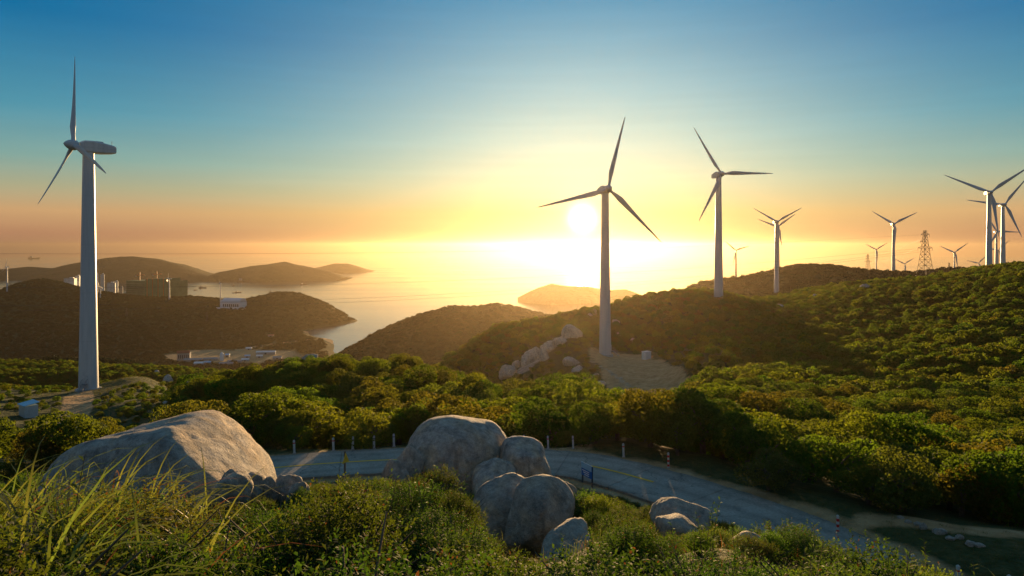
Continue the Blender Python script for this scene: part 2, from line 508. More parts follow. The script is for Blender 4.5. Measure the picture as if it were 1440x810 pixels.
# ================================================================== TERRAIN
# surveyed ground heights: (pixel column, depth, height relative to the camera)
CP = []
def g(px, D, z): CP.append(((px - 720) / F * D, D, z))
def gp(px, py, D, veg=0.0): CP.append(((px - 720) / F * D, D, -(py - HY) / F * D - veg))
for px in (-600, 0, 720, 1440, 2100): g(px, 1.6, -2.1)
for px, z in ((-700, -3.2), (0, -3.3), (600, -3.65), (1000, -3.75), (1300, -4.0), (1440, -4.2), (2100, -4.4)): g(px, 5, z)
for px, z in ((-500, -4.0), (0, -4.0), (300, -4.5), (600, -4.45), (850, -4.7), (1050, -4.7), (1250, -4.9), (1440, -5.0), (1900, -5.6)): g(px, 8.5, z)
for px, D, z in ((580, 10.3, -4.35), (640, 10.6, -4.35), (850, 12, -5.15), (920, 12, -5.4), (1000, 12.5, -5.6), (1110, 11.5, -5.25), (1200, 10.2, -5.35), (1290, 9.4, -5.2), (440, 11, -5.2), (350, 12.9, -4.95), (400, 13.6, -5.05), (300, 12.2, -4.7), (230, 12.4, -4.95), (952, 18.4, -7.75), (1044, 13.4, -6.35), (565, 21.5, -7.75), (480, 14.5, -5.7)): g(px, D, z)
for px, z in ((-400, -5.6), (0, -5.8), (230, -5.6), (600, -6.3), (740, -6.8), (850, -6.6), (1000, -6.9), (1200, -8.0), (1440, -8.8), (1800, -9.2)): g(px, 14, z)
for px, z in ((-300, -8.8), (0, -9.2), (300, -9.2), (480, -9.4), (640, -9.1), (900, -9.9), (1100, -11.0), (1300, -13.0), (1440, -13.4), (1800, -13.6)): g(px, 24, z)
for px, z in ((0, -12.0), (300, -12.3), (480, -12.4), (640, -12.2), (850, -12.7), (1000, -13.3)): g(px, 33, z)
# far verge of the road and the slope behind it
for px, z in ((-300, -16), (0, -16.5), (200, -16), (400, -15.6), (600, -15.4), (800, -15.4), (900, -15.6)): g(px, 55, z)
g(1000, 47, -14.6); g(1100, 42, -14.4); g(1200, 37, -14.0); g(1300, 34, -13.7); g(1440, 32.5, -13.6); g(1440, 28, -13.5); g(1800, 30, -13.5)
g(1250, 45, -16.5); g(1440, 45, -17.5); g(1800, 50, -17.5)
# shoulder of the wood
gp(480, 576, 60, 4.0); gp(480, 538, 82, 4.0); gp(440, 503, 112, 4.0); gp(550, 498, 112, 4.0); gp(620, 510, 106, 4.0)
gp(330, 590, 62, 3.8); gp(330, 560, 85, 3.8); gp(330, 524, 118, 3.8); gp(240, 540, 130, 3.2)
gp(700, 544, 86, 4.0); gp(780, 531, 78, 4.2); gp(830, 547, 76, 4.0); gp(900, 577, 70, 3.8); gp(980, 592, 64, 3.6)
gp(620, 570, 62, 4.0); gp(760, 580, 58, 3.8)
# left: track and the left turbine
g(0, 80, -22.5); g(45, 95, -27); g(100, 125, -31.6); gp(124, 548, 170); gp(200, 530, 192); gp(60, 555, 165); g(0, 130, -31.5); g(0, 185, -38.5); g(200, 100, -25); g(180, 140, -31.3)
g(-300, 100, -26); g(-300, 180, -38)
g(60, 260, -68); g(240, 270, -68); g(-200, 260, -66); g(330, 170, -48); g(440, 170, -52); g(550, 180, -54); g(620, 170, -50)
# low green hill behind it
for px, py, D in ((-200, 500, 520), (0, 502, 510), (80, 501, 510), (150, 503, 505), (250, 511, 495), (340, 521, 480)): gp(px, py, D, 4)
g(430, 480, -105); g(-200, 360, -80); g(60, 370, -84); g(240, 370, -84); g(500, 330, -100); g(560, 420, -120)
# second turbine's knoll
gp(851, 500, 249); gp(915, 556, 188); gp(870, 516, 222); gp(900, 536, 205); gp(905, 505, 244); gp(940, 560, 182); gp(830, 500, 240)
gp(800, 467, 264, 1.0); gp(762, 496, 256, 1.0); gp(716, 528, 246, 1.0); gp(770, 530, 222, 2.5); gp(840, 470, 275, 2.5)
g(850, 125, -35); g(780, 140, -42); g(700, 160, -52); g(920, 120, -33); gp(650, 522, 270, 2.5)
gp(620, 511, 310, 3); gp(660, 481, 345, 3); gp(700, 459, 375, 3); gp(780, 444, 392, 3); gp(830, 433, 392, 3); gp(900, 416, 384, 3); gp(960, 408, 374, 3)
gp(760, 462, 325, 2.5); gp(880, 452, 320, 2.5); gp(950, 440, 310, 3)
g(600, 480, -125); g(700, 560, -125); g(780, 620, -118); g(900, 620, -95)
# third turbine and the valley on the right
gp(1010, 421, 331); gp(1000, 556, 88, 3.6); gp(1000, 520, 140, 3.6); gp(1000, 480, 205, 3.5); gp(1000, 446, 280, 3)
gp(1100, 602, 60, 3.6); gp(1100, 552, 112, 3.6); gp(1100, 500, 190, 3.5); gp(1100, 452, 285, 3); gp(1100, 428, 350, 3)
g(1060, 430, -36); gp(1092, 408, 600); gp(1150, 410, 440, 2); gp(1200, 400, 430, 2.5)
gp(1250, 600, 72, 3.6); gp(1250, 545, 130, 3.6); gp(1250, 484, 200, 3.5); gp(1250, 432, 285, 3); gp(1250, 396, 390, 3)
gp(1440, 622, 64, 3.6); gp(1440, 552, 110, 3.6); gp(1440, 482, 165, 3.5); gp(1440, 422, 225, 3); gp(1440, 377, 295, 3); gp(1370, 387, 335, 3); gp(1320, 390, 360, 3)
gp(1391, 382, 365); g(1440, 480, -27); g(1300, 520, -32); g(1700, 300, -8); g(1700, 160, -22); g(1700, 70, -21); g(2100, 300, -6)
# ridge behind the fourth turbine
gp(1120, 378, 800, 4); gp(1050, 393, 800, 4); gp(960, 410, 800, 4); gp(1180, 377, 800, 4); gp(1250, 380, 760, 4); gp(1330, 379, 760, 4); gp(1440, 385, 800, 4); gp(1020, 404, 700, 3)
g(940, 720, -75); g(900, 900, -120); g(1100, 1200, -110); g(1300, 1200, -100); g(1500, 1200, -90); g(1000, 1500, -190); g(1300, 1900, -190); g(1700, 900, -60); g(1700, 1900, -180)
# golden hill under the sun
gp(480, 490, 900, 4); gp(520, 466, 900, 4); gp(560, 447, 900, 4); gp(590, 437, 900, 4); gp(630, 430, 900, 4); gp(665, 433, 905, 4); gp(700, 431, 910, 4); gp(745, 440, 930, 4); gp(800, 447, 950, 4); gp(860, 452, 1000, 4)
g(620, 720, -112); g(520, 720, -140); g(700, 760, -112)
for px in (560, 640, 720, 800, 900): g(px, 1300, -222)
g(530, 1250, -212); g(480, 1050, -182)
# valley floor, the dark headland and its shore
for px, D, z in ((-200, 1000, -182), (0, 1000, -184), (150, 1050, -187), (280, 1130, -190), (340, 1180, -190), (400, 1200, -191), (440, 1300, -194), (400, 900, -186), (300, 850, -184), (150, 800, -176), (440, 1000, -186),
                 (380, 1330, -190), (455, 1440, -198), (470, 1500, -202.5), (430, 1560, -199), (490, 1560, -212), (560, 1500, -220), (470, 1640, -212)): g(px, D, z)
gp(-250, 410, 1900, 4); gp(-100, 412, 1900, 4); gp(0, 407, 1900, 4); gp(35, 394, 1900, 4); gp(60, 389, 1900, 4); gp(90, 395, 1900, 4); gp(130, 407, 1900, 4); gp(200, 416, 1900, 4); gp(280, 419, 1900, 4); gp(330, 421, 1930, 4); gp(370, 414, 1950, 4); gp(400, 410, 1950, 4)
gp(440, 419, 1950, 4); gp(470, 433, 1930, 3); gp(492, 447, 1900, 0); g(505, 1880, -202); g(530, 1900, -222); g(500, 2050, -218); g(400, 2250, -218); g(300, 2300, -216); g(200, 2350, -200); g(0, 2350, -188); g(-250, 2350, -188)
gp(100, 450, 1500, 0); gp(0, 455, 1450); gp(250, 455, 1550); gp(350, 458, 1600); gp(420, 455, 1680); gp(180, 490, 1220)
g(300, 3200, -230); g(0, 3200, -215); g(600, 2500, -230); g(900, 2500, -230); g(1300, 3200, -230); g(1700, 3200, -220); g(-250, 3200, -215)

CP = np.array(CP)
def lp(x, y):
    r = np.sqrt(x * x + y * y)
    return np.stack([np.arctan2(x, np.maximum(y, -1e9)) * 2.4, np.log(np.maximum(r, .5))], -1)
_P = lp(CP[:, 0], CP[:, 1]); _C = .06
def _phi(d2): return np.sqrt(d2 + _C * _C)
_n = len(CP)
_A = np.zeros((_n + 3, _n + 3))
_A[:_n, :_n] = -_phi(((_P[:, None] - _P[None]) ** 2).sum(-1)) + np.eye(_n) * 1e-4
_A[:_n, _n] = 1; _A[:_n, _n + 1:] = _P; _A[_n, :_n] = 1; _A[_n + 1:, :_n] = _P.T
_w = np.linalg.solve(_A, np.concatenate([CP[:, 2], [0, 0, 0]]))
def z_base(x, y):
    q = lp(x, y); sh = q.shape[:-1]; q = q.reshape(-1, 2)
    out = np.empty(len(q))
    for i in range(0, len(q), 20000):
        s_ = q[i:i + 20000]
        d2 = ((s_[:, None] - _P[None]) ** 2).sum(-1)
        out[i:i + 20000] = -_phi(d2) @ _w[:_n] + _w[_n] + s_ @ _w[_n + 1:]
    return out.reshape(sh)

# the road's centre line (x, y) and its height
ROAD = [(-34, 33.5), (-28, 37.5), (-21, 41.0), (-14.5, 43.4), (-11, 44.3), (-7.4, 44.9), (-2, 45.2), (3.4, 44.3), (5.7, 43.1), (8.4, 40.6), (10.8, 37.9), (13.4, 34.4), (15.2, 30.6), (16.2, 26.5), (16.4, 21.5), (16, 16)]
def catmull(pts, n):
    p = [np.array(q, float) for q in pts]; p = [2 * p[0] - p[1]] + p + [2 * p[-1] - p[-2]]
    out = []
    for i in range(1, len(p) - 2):
        for t in np.linspace(0, 1, n, endpoint=False):
            a, b, c_, d = p[i - 1], p[i], p[i + 1], p[i + 2]
            out.append(.5 * (2 * b + (c_ - a) * t + (2 * a - 5 * b + 4 * c_ - d) * t * t + (3 * b - a - 3 * c_ + d) * t ** 3))
    out.append(p[-2]); return np.array(out)
RC = catmull(ROAD, 12)
ROAD_Z = -14.0
ROAD_W = 2.6
def seg_dist(x, y, line):
    x = np.asarray(x, float); y = np.asarray(y, float)
    best = np.full(x.shape, 1e9)
    for a, b in zip(line[:-1], line[1:]):
        d = np.array(b) - np.array(a); L = max((d ** 2).sum(), 1e-9)
        t = np.clip(((x - a[0]) * d[0] + (y - a[1]) * d[1]) / L, 0, 1)
        best = np.minimum(best, np.hypot(x - a[0] - t * d[0], y - a[1] - t * d[1]))
    return best
def sstep(a, b, v):
    t = np.clip((v - a) / (b - a), 0, 1); return t * t * (3 - 2 * t)

TRACK = [(-104, 164), (-94, 148), (-81, 126), (-72, 108), (-66, 97), (-60, 84), (-58, 70)]
def masks(x, y):
    x = np.asarray(x, float); y = np.asarray(y, float); r = np.hypot(x, y)
    wob = fbm(x * .12, y * .12, 3.3, 3) * 2.2
    dirt = np.zeros(x.shape)
    # clearing at the second turbine
    d1 = seg_dist(x, y, [(39, 246), (40, 225), (39, 205), (38, 180)]) + wob
    dirt = np.maximum(dirt, 1 - sstep(9.0, 14, d1))
    # track and pad at the left turbine
    d2 = seg_dist(x, y, TRACK) + wob * .3
    dirt = np.maximum(dirt, 1 - sstep(2.0, 3.4, d2))
    pad = seg_dist(x, y, [(-104, 160), (-103, 172), (-104, 196)]) + wob
    grassy = 1 - sstep(7, 11, pad)
    dirt = np.maximum(dirt, (1 - sstep(2.0, 5.0, pad)) * .3)
    # verge of the road
    dr = np.where(r < 120, seg_dist(x, y, RC[::4]), 99) + fbm(x * .3, y * .3, 1.7, 3) * .5
    dirt = np.maximum(dirt, (1 - sstep(2.9, 4.4, dr)) * .8)
    # lit dirt bank behind the split boulder
    dirt = np.maximum(dirt, 1 - sstep(.8, 2.2, seg_dist(x, y, [(.5, 49.2), (4.3, 48.6)])))
    dirt = np.maximum(dirt, (1 - sstep(.5, 1.5, seg_dist(x, y, [(18.5, 34.8), (21, 33.8), (25, 32.5)]))) * .8)
    # rough grass field right of the road
    field = (1 - sstep(5, 7.5, seg_dist(x, y, [(20.5, 29.5), (26, 27)])))
    grassy = np.maximum(grassy, field)
    grassy = np.maximum(grassy, (1 - sstep(4.5, 6.0, dr)) * .9)
    # works yard, lanes and beach far below
    yard = 1 - sstep(.75, 1.15, np.hypot((x + 475) / 125, (y - 1190) / 75) + fbm(x * .02, y * .02, 9, 3) * .25)
    dirt = np.maximum(dirt, yard)
    lane = seg_dist(x, y, [(-520, 1230), (-470, 1320), (-440, 1390), (-400, 1480), (-375, 1560)])
    dirt = np.maximum(dirt, 1 - sstep(4, 9, lane))
    beach = seg_dist(x, y, [(-470, 1590), (-430, 1560), (-405, 1520), (-385, 1460), (-360, 1420), (-320, 1400)])
    dirt = np.maximum(dirt, (1 - sstep(10, 22, beach)))
    # bare rock on the knoll's left spine
    spine = seg_dist(x, y, [(24, 268), (13, 258), (2, 247)])
    rock = (1 - sstep(2.5, 5.0, spine + wob * .6)) * .8
    gully = seg_dist(x, y, [(27, 232), (31, 214), (34, 200)])
    rock = np.maximum(rock, (1 - sstep(.6, 2.0, gully + wob * .7)) * .5)
    shore = np.where((r > 1300), 1.0, 0.0)
    return dirt, grassy, rock, dr, field

def z_ground(x, y):
    """ground height relative to the camera"""
    x = np.asarray(x, float); y = np.asarray(y, float)
    r = np.hypot(x, y)
    z = z_base(x, y)
    z = np.where(r < 7, np.minimum(z, -1.9 - .27 * r), z)
    dr = np.where(r < 120, seg_dist(x, y, RC[::3]), 99.0)
    dirt = 1 - sstep(8, 14, seg_dist(x, y, [(39, 246), (40, 225), (39, 190)]))
    amp = np.clip(r * .016, .05, 14) * (1 - .8 * dirt)
    z = z + fbm(x / np.maximum(18, 18), y / 18, .3, 4) * np.minimum(amp, 1.1) + sstep(250, 900, r) * (fbm(x / 150, y / 150, 2.2, 5) - .9 * np.abs(fbm(x / 210, y / 160, 6.2, 4)) + .25) * 11.0 * sstep(-195, -150, z)
    k = 1 - sstep(2.9, 6.5, dr)
    z = z * (1 - k) + (ROAD_Z - .10) * k
    z = np.where(dr < 3.1, ROAD_Z - .14, z)
    return z
def ground(x, y): return float(z_ground(np.array([x]), np.array([y]))[0])

def hit(px, py, d0=3.0, d1=3000.0):
    """where the photograph's ray through a pixel meets the surveyed ground"""
    D = np.exp(np.linspace(math.log(d0), math.log(d1), 1500))
    zz_ = z_ground((px - 720) / F * D, D)
    ray = -(py - HY) / F * D
    i = np.argmax(ray <= zz_)
    return ((px - 720) / F * D[i], D[i], CAMZ + zz_[i])

th = np.concatenate([np.linspace(-105, -46, 24, endpoint=False), np.linspace(-46, 46, 430), np.linspace(46, 105, 25)[1:]])
th = np.radians(th)
rr = np.exp(np.linspace(math.log(1.2), math.log(3100), 430))
TH, RR = np.meshgrid(th, rr)
X, Y = RR * np.sin(TH), RR * np.cos(TH)
Z = z_ground(X, Y) + CAMZ
nr, nt = X.shape
ii = np.arange(nr * nt).reshape(nr, nt)
quads = np.stack([ii[:-1, :-1], ii[:-1, 1:], ii[1:, 1:], ii[1:, :-1]], -1).reshape(-1, 4)[:, ::-1]
tv = np.stack([X, Y, Z], -1).reshape(-1, 3)
me = mesh_np('terrain', tv, quads, M['terrain'], True)
dirt, grassy, rock, dr, field = masks(X, Y)
ca_ = me.color_attributes.new('mask', 'FLOAT_COLOR', 'POINT')
ca_.data.foreach_set('color', np.stack([dirt, grassy, rock, np.ones_like(rock)], -1).astype(np.float32).ravel())
tag(obj('terrain', me), 'scrub covered coastal hills falling to the bay', kind='structure')

# sea
n = 96
ang = np.linspace(0, 2 * np.pi, n, endpoint=False)
rad = [1.0, 900, 2000, 5000, 10000, 16000]
sv = np.array([(r_ * math.cos(a), r_ * math.sin(a), 0) for r_ in rad for a in ang])
si = np.arange(len(rad) * n).reshape(len(rad), n)
sf = np.stack([si[:-1], np.roll(si[:-1], -1, 1), np.roll(si[1:], -1, 1), si[1:]], -1).reshape(-1, 4)[:, ::-1]
tag(obj('sea', mesh_np('sea', sv, sf, M['sea'])), 'calm pale gold sea reaching to the horizon', kind='structure')

# far hills and islands: crest polylines surveyed as (px, py, D) with a half-depth
def far_hill(name, label, crest, half, nx=150, ny=44, front=1.0, seed=0.0, rough=.24):
    C = np.array([tuple(W(*q)) for q in crest])
    xs = np.linspace(C[0, 0], C[-1, 0], nx)
    cy_ = np.interp(xs, C[:, 0], C[:, 1]); cz = np.interp(xs, C[:, 0], C[:, 2])
    t = np.linspace(-1, 1, ny)
    XX = np.repeat(xs[None], ny, 0)
    hh = half * (.45 + .55 * np.clip(cz / max(cz.max(), 1), 0, 1))
    YY = cy_[None] + t[:, None] * hh[None] * np.where(t < 0, front, 1.0)[:, None]
    prof = (1 - np.abs(t) ** 1.35)
    ZZ = cz[None] * prof[:, None]
    ZZ = ZZ + fbm(XX / (half * .35), YY / (half * .35), seed, 5, .55) * rough * np.maximum(cz[None], 8) * (1 - .75 * (prof[:, None] > .97)) * np.ones_like(ZZ)
    ZZ = ZZ - 6 * (np.abs(t)[:, None] > .93) - 2
    v = np.stack([XX, YY, ZZ], -1).reshape(-1, 3)
    i2 = np.arange(nx * ny).reshape(ny, nx)
    f = np.stack([i2[:-1, :-1], i2[:-1, 1:], i2[1:, 1:], i2[1:, :-1]], -1).reshape(-1, 4)
    return tag(obj(name, mesh_np(name, v, f, M['farhill'], True)), label, kind='structure')
far_hill('hill', 'long mauve hill across the bay behind the apartment blocks',
         [(-420, 372, 4500), (-200, 366, 4600), (-60, 376, 4600), (0, 379, 4500), (40, 374, 4500), (80, 377, 4500), (110, 369, 4500), (150, 362, 4500), (185, 360, 4450), (220, 363, 4400), (255, 373, 4300), (285, 385, 4200), (300, 391, 4100), (322, 394, 4080)], 650, seed=1.5)
far_hill('hill', 'two humped headland hill across the bay',
         [(285, 393, 4150), (305, 384, 4200), (335, 377, 4300), (360, 373, 4400), (378, 371, 4400), (400, 367, 4400), (425, 374, 4400), (445, 377, 4350), (465, 382, 4300), (485, 390, 4200)], 520, seed=4.5)
far_hill('hill', 'thin hazy headland running out to a point in the sea',
         [(420, 381, 5600), (450, 375, 5600), (470, 370, 5600), (488, 370, 5600), (500, 374, 5600), (512, 378, 5500), (522, 381, 5500)], 520, 90, 30, seed=7.7, rough=.12)
far_hill('island', 'low golden island lying in the sea under the sun',
         [(728, 418, 2560), (745, 409, 2560), (760, 403, 2560), (776, 398, 2560), (790, 401, 2560), (805, 402, 2580), (822, 400, 2600), (840, 405, 2600), (860, 407, 2600), (880, 406, 2600), (900, 413, 2600), (912, 419, 2600)], 230, 110, 36, seed=2.1, rough=.10)

M['postwhite'] = simple('post_white', (.50, .50, .47), .7, .15, 6, .3, dirt=(.25, .2, .15))
ORDS = ['first', 'second', 'third', 'fourth', 'fifth', 'sixth', 'seventh', 'eighth', 'ninth', 'tenth']
KEEP = []      # (x, y, radius) kept free of trees and bushes
# ================================================================== ROAD
road = empty('road', (0, 0, CAMZ + ROAD_Z))
tag(road, 'grey concrete slab road curving along the hillside', kind='structure')
seg = np.hypot(*np.diff(RC, axis=0).T); arc = np.concatenate([[0], np.cumsum(seg)])
def road_at(s_):
    x = np.interp(s_, arc, RC[:, 0]); y = np.interp(s_, arc, RC[:, 1])
    x2 = np.interp(s_ + .3, arc, RC[:, 0]); y2 = np.interp(s_ + .3, arc, RC[:, 1])
    x1 = np.interp(s_ - .3, arc, RC[:, 0]); y1 = np.interp(s_ - .3, arc, RC[:, 1])
    d = np.stack([x2 - x1, y2 - y1], -1); d = d / np.linalg.norm(d, axis=-1, keepdims=True)
    return np.stack([x, y], -1), d
def road_strip(name, s0, s1, o0, o1, z0, z1, mat, k=10, jag=0.0):
    ss = np.linspace(s0, s1, k); c_, d = road_at(ss); nrm_ = np.stack([-d[:, 1], d[:, 0]], -1)
    secs = []
    for i in range(k):
        j = jag * random.uniform(-1, 1)
        a = c_[i] + nrm_[i] * (o0 + j); b = c_[i] + nrm_[i] * (o1 + jag * random.uniform(-1, 1))
        secs.append([(a[0], a[1], z0), (b[0], b[1], z0), (b[0], b[1], z1), (a[0], a[1], z1)])
    return MB().loft(secs, sm=False).build(name, mat, road)
def road_slab(s0, s1, dz, k=8):
    ss = np.linspace(s0, s1, k); c_, d = road_at(ss); nrm_ = np.stack([-d[:, 1], d[:, 0]], -1); secs = []
    for i in range(k):
        e0, e1 = ROAD_W + random.uniform(-.10, .06), ROAD_W + random.uniform(-.10, .06)
        offs = [-e0, -2.0, -1.5, -1.0, -.5, 0, .5, 1.0, 1.5, 2.0, e1]
        q = [(*(c_[i] + nrm_[i] * o_), dz) for o_ in offs]
        q += [(*(c_[i] + nrm_[i] * e1), -.22), (*(c_[i] - nrm_[i] * e0), -.22)]
        secs.append(q)
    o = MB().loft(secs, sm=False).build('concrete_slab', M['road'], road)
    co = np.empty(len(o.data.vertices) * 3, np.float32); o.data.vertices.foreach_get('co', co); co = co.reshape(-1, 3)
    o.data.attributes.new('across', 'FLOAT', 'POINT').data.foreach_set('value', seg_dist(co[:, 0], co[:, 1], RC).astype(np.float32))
s_ = 1.0
while s_ < arc[-1] - 5.5:
    L = 4.9 + random.uniform(-.15, .15)
    dz = random.uniform(-.012, .012)
    road_slab(s_ + .016, s_ + L - .016, dz)
    s_ += L
def arc_of(x, y): return arc[np.argmin(np.hypot(RC[:, 0] - x, RC[:, 1] - y))]
road_strip('lane_marking', arc_of(-30, 36), arc_of(-6.0, 45), -.09, .09, .014, .018, M['yellow'], 60, .008)
road_strip('lane_marking', arc_of(5.0, 43.6), arc_of(8.3, 40.7), -.10, .10, .014, .018, M['yellow'], 12, .008)

# ---- roadside posts
def post(px, py, label, banded=False, h=.85, D=None):
    if D is None:
        DD = np.linspace(36, 56, 400); XX_ = (px - 720) / F * DD
        dd_ = seg_dist(XX_, DD, RC); i0 = np.argmin(dd_); i1 = i0 + np.argmax(dd_[i0:] > 3.35 + .25 * math.sin(px))
        x, y = XX_[i1], DD[i1]; z = CAMZ + ground(x, y)
    else:
        x, y = (px - 720) / F * D, D; z = CAMZ + ground(x, y)
    d = seg_dist(np.array([x]), np.array([y]), RC)[0]
    o = empty('roadside_post', (x, y, z), random.uniform(-.4, .4))
    o.rotation_euler[0] = random.uniform(-.04, .04); o.rotation_euler[1] = random.uniform(-.05, .05)
    m = MB().box((0, 0, h / 2 - .1), (.115, .115, h + .2)); m.box((0, 0, h + .02), (.115, .115, .04), 0, .45)
    m.build('shaft', M['postwhite'], o)
    if banded:
        for k in range(3):
            MB().box((0, 0, h * (.16 + .31 * k)), (.123, .123, h * .155)).build('red_band', M['red'], o)
    else:
        MB().box((0, 0, h * .80), (.121, .121, .07)).build('reflector_band', M['red'] if random.random() < .4 else M['steel'], o)
    MB().box((0, 0, -.02), (.22, .22, .1), .2, .8).build('footing', M['concrete'], o)
    tag(o, label, 'post', 'posts along the road')
    KEEP.append((x, y, 1.0, 'clear'))
    return o
names = ['first', 'second', 'third', 'fourth', 'fifth']
for k, (px, py) in enumerate([(414, 641), (469, 630), (496, 631), (526, 624), (554, 625)]):
    post(px, py, f'white roadside post on far verge, {names[k]} to the right of the long grey boulder')
for k, (px, py) in enumerate([(737, 621), (771, 625), (806, 629), (877, 641)]):
    post(px, py, f'white roadside post on far verge, {names[k]} to the right of the domed boulder')
post(940, 657, 'red and white banded post on far verge near the yellow dash', True, .92)
post(1178, 748, 'red and white banded post where the road nears the right foreground', True, .9, 33.6)
for k, (px, D) in enumerate([(1283, 29.2), (1346, 28.2), (1420, 27.2)]):
    post(px, 0, f'weathered white post in the rough grass field, {["nearest the road", "middle of the three", "nearest the right edge"][k]}', False, .95, D)

# ---- blue sign
x, y, z = hit(826, 682, 20, 60)
o = empty('road_sign', (x, y, z), R(-62)); KEEP.append((x, y, 1.6, 'clear'))
tag(o, 'blue and white sign panel on two posts beside the road, turned aside', 'sign')
for sx in (-.5, .5): MB().box((sx, 0, .55), (.07, .07, 1.3)).build('post', M['darksteel'], o)
pn = MB().box((0, -.05, .86), (1.08, .03, .74)).build('panel', M['blue'], o)
MB().box((0, -.068, 1.06), (1.04, .006, .30)).build('white_field', M['lightblue'], pn)
for k in range(3): MB().box((-.08 + .05 * k, -.069, .80 - .11 * k), (.72 - .12 * k, .006, .045)).build('lettering', M['white'], pn)
MB().box((0, -.05, 1.245), (1.12, .045, .03)).build('top_edge', M['sheet'], pn)
# ---- wooden warning sign
x, y, z = hit(485, 670, 20, 60)
o = empty('warning_sign', (x, y, z), R(68)); KEEP.append((x, y, 1.4, 'clear'))
tag(o, 'brown post with small yellow triangular plate seen nearly edge on beside the road', 'sign')
MB().box((0, 0, .72), (.085, .085, 1.64)).build('post', M['wood'], o)
MB().add([(-.34, -.05, .86), (.34, -.05, .86), (0, -.05, 1.45), (-.34, -.075, .86), (.34, -.075, .86), (0, -.075, 1.45)], [(0, 1, 2), (5, 4, 3), (0, 3, 4, 1), (1, 4, 5, 2), (2, 5, 3, 0)]).build('triangle_plate', M['yellow'], o)

# ================================================================== WIND TURBINES
def blade_mesh(Rb, wide=1.0):
    secs = []
    for t, chord, thick, tw in ((.0, 1.05, 1.05, 0), (.05, 1.05, 1.0, 4), (.11, 1.45, .75, 16), (.19, 2.05, .5, 13), (.30, 1.8, .34, 9), (.45, 1.4, .24, 6), (.62, 1.05, .16, 3.5), (.8, .72, .10, 1.5), (.93, .42, .06, .5), (.99, .16, .03, 0)):
        chord *= wide; thick *= wide
        a = R(tw + 4); k = 12; q = []
        round_ = max(0, 1 - t / .10)
        for i in range(k):
            u = 2 * math.pi * i / k
            cx = math.cos(u) * chord / 2; ty = math.sin(u) * thick / 2 * (1 - (1 - round_) * .55 * (math.cos(u) < 0) * abs(math.cos(u)))
            cx += -chord * .2 * (1 - round_)
            q.append((cx * math.cos(a) - ty * math.sin(a), cx * math.sin(a) + ty * math.cos(a) - .02 * Rb * t * t, t * Rb + .75))
        secs.append(q)
    return MB().loft(secs).mesh('blade', M['turbine'])
_bl = {}
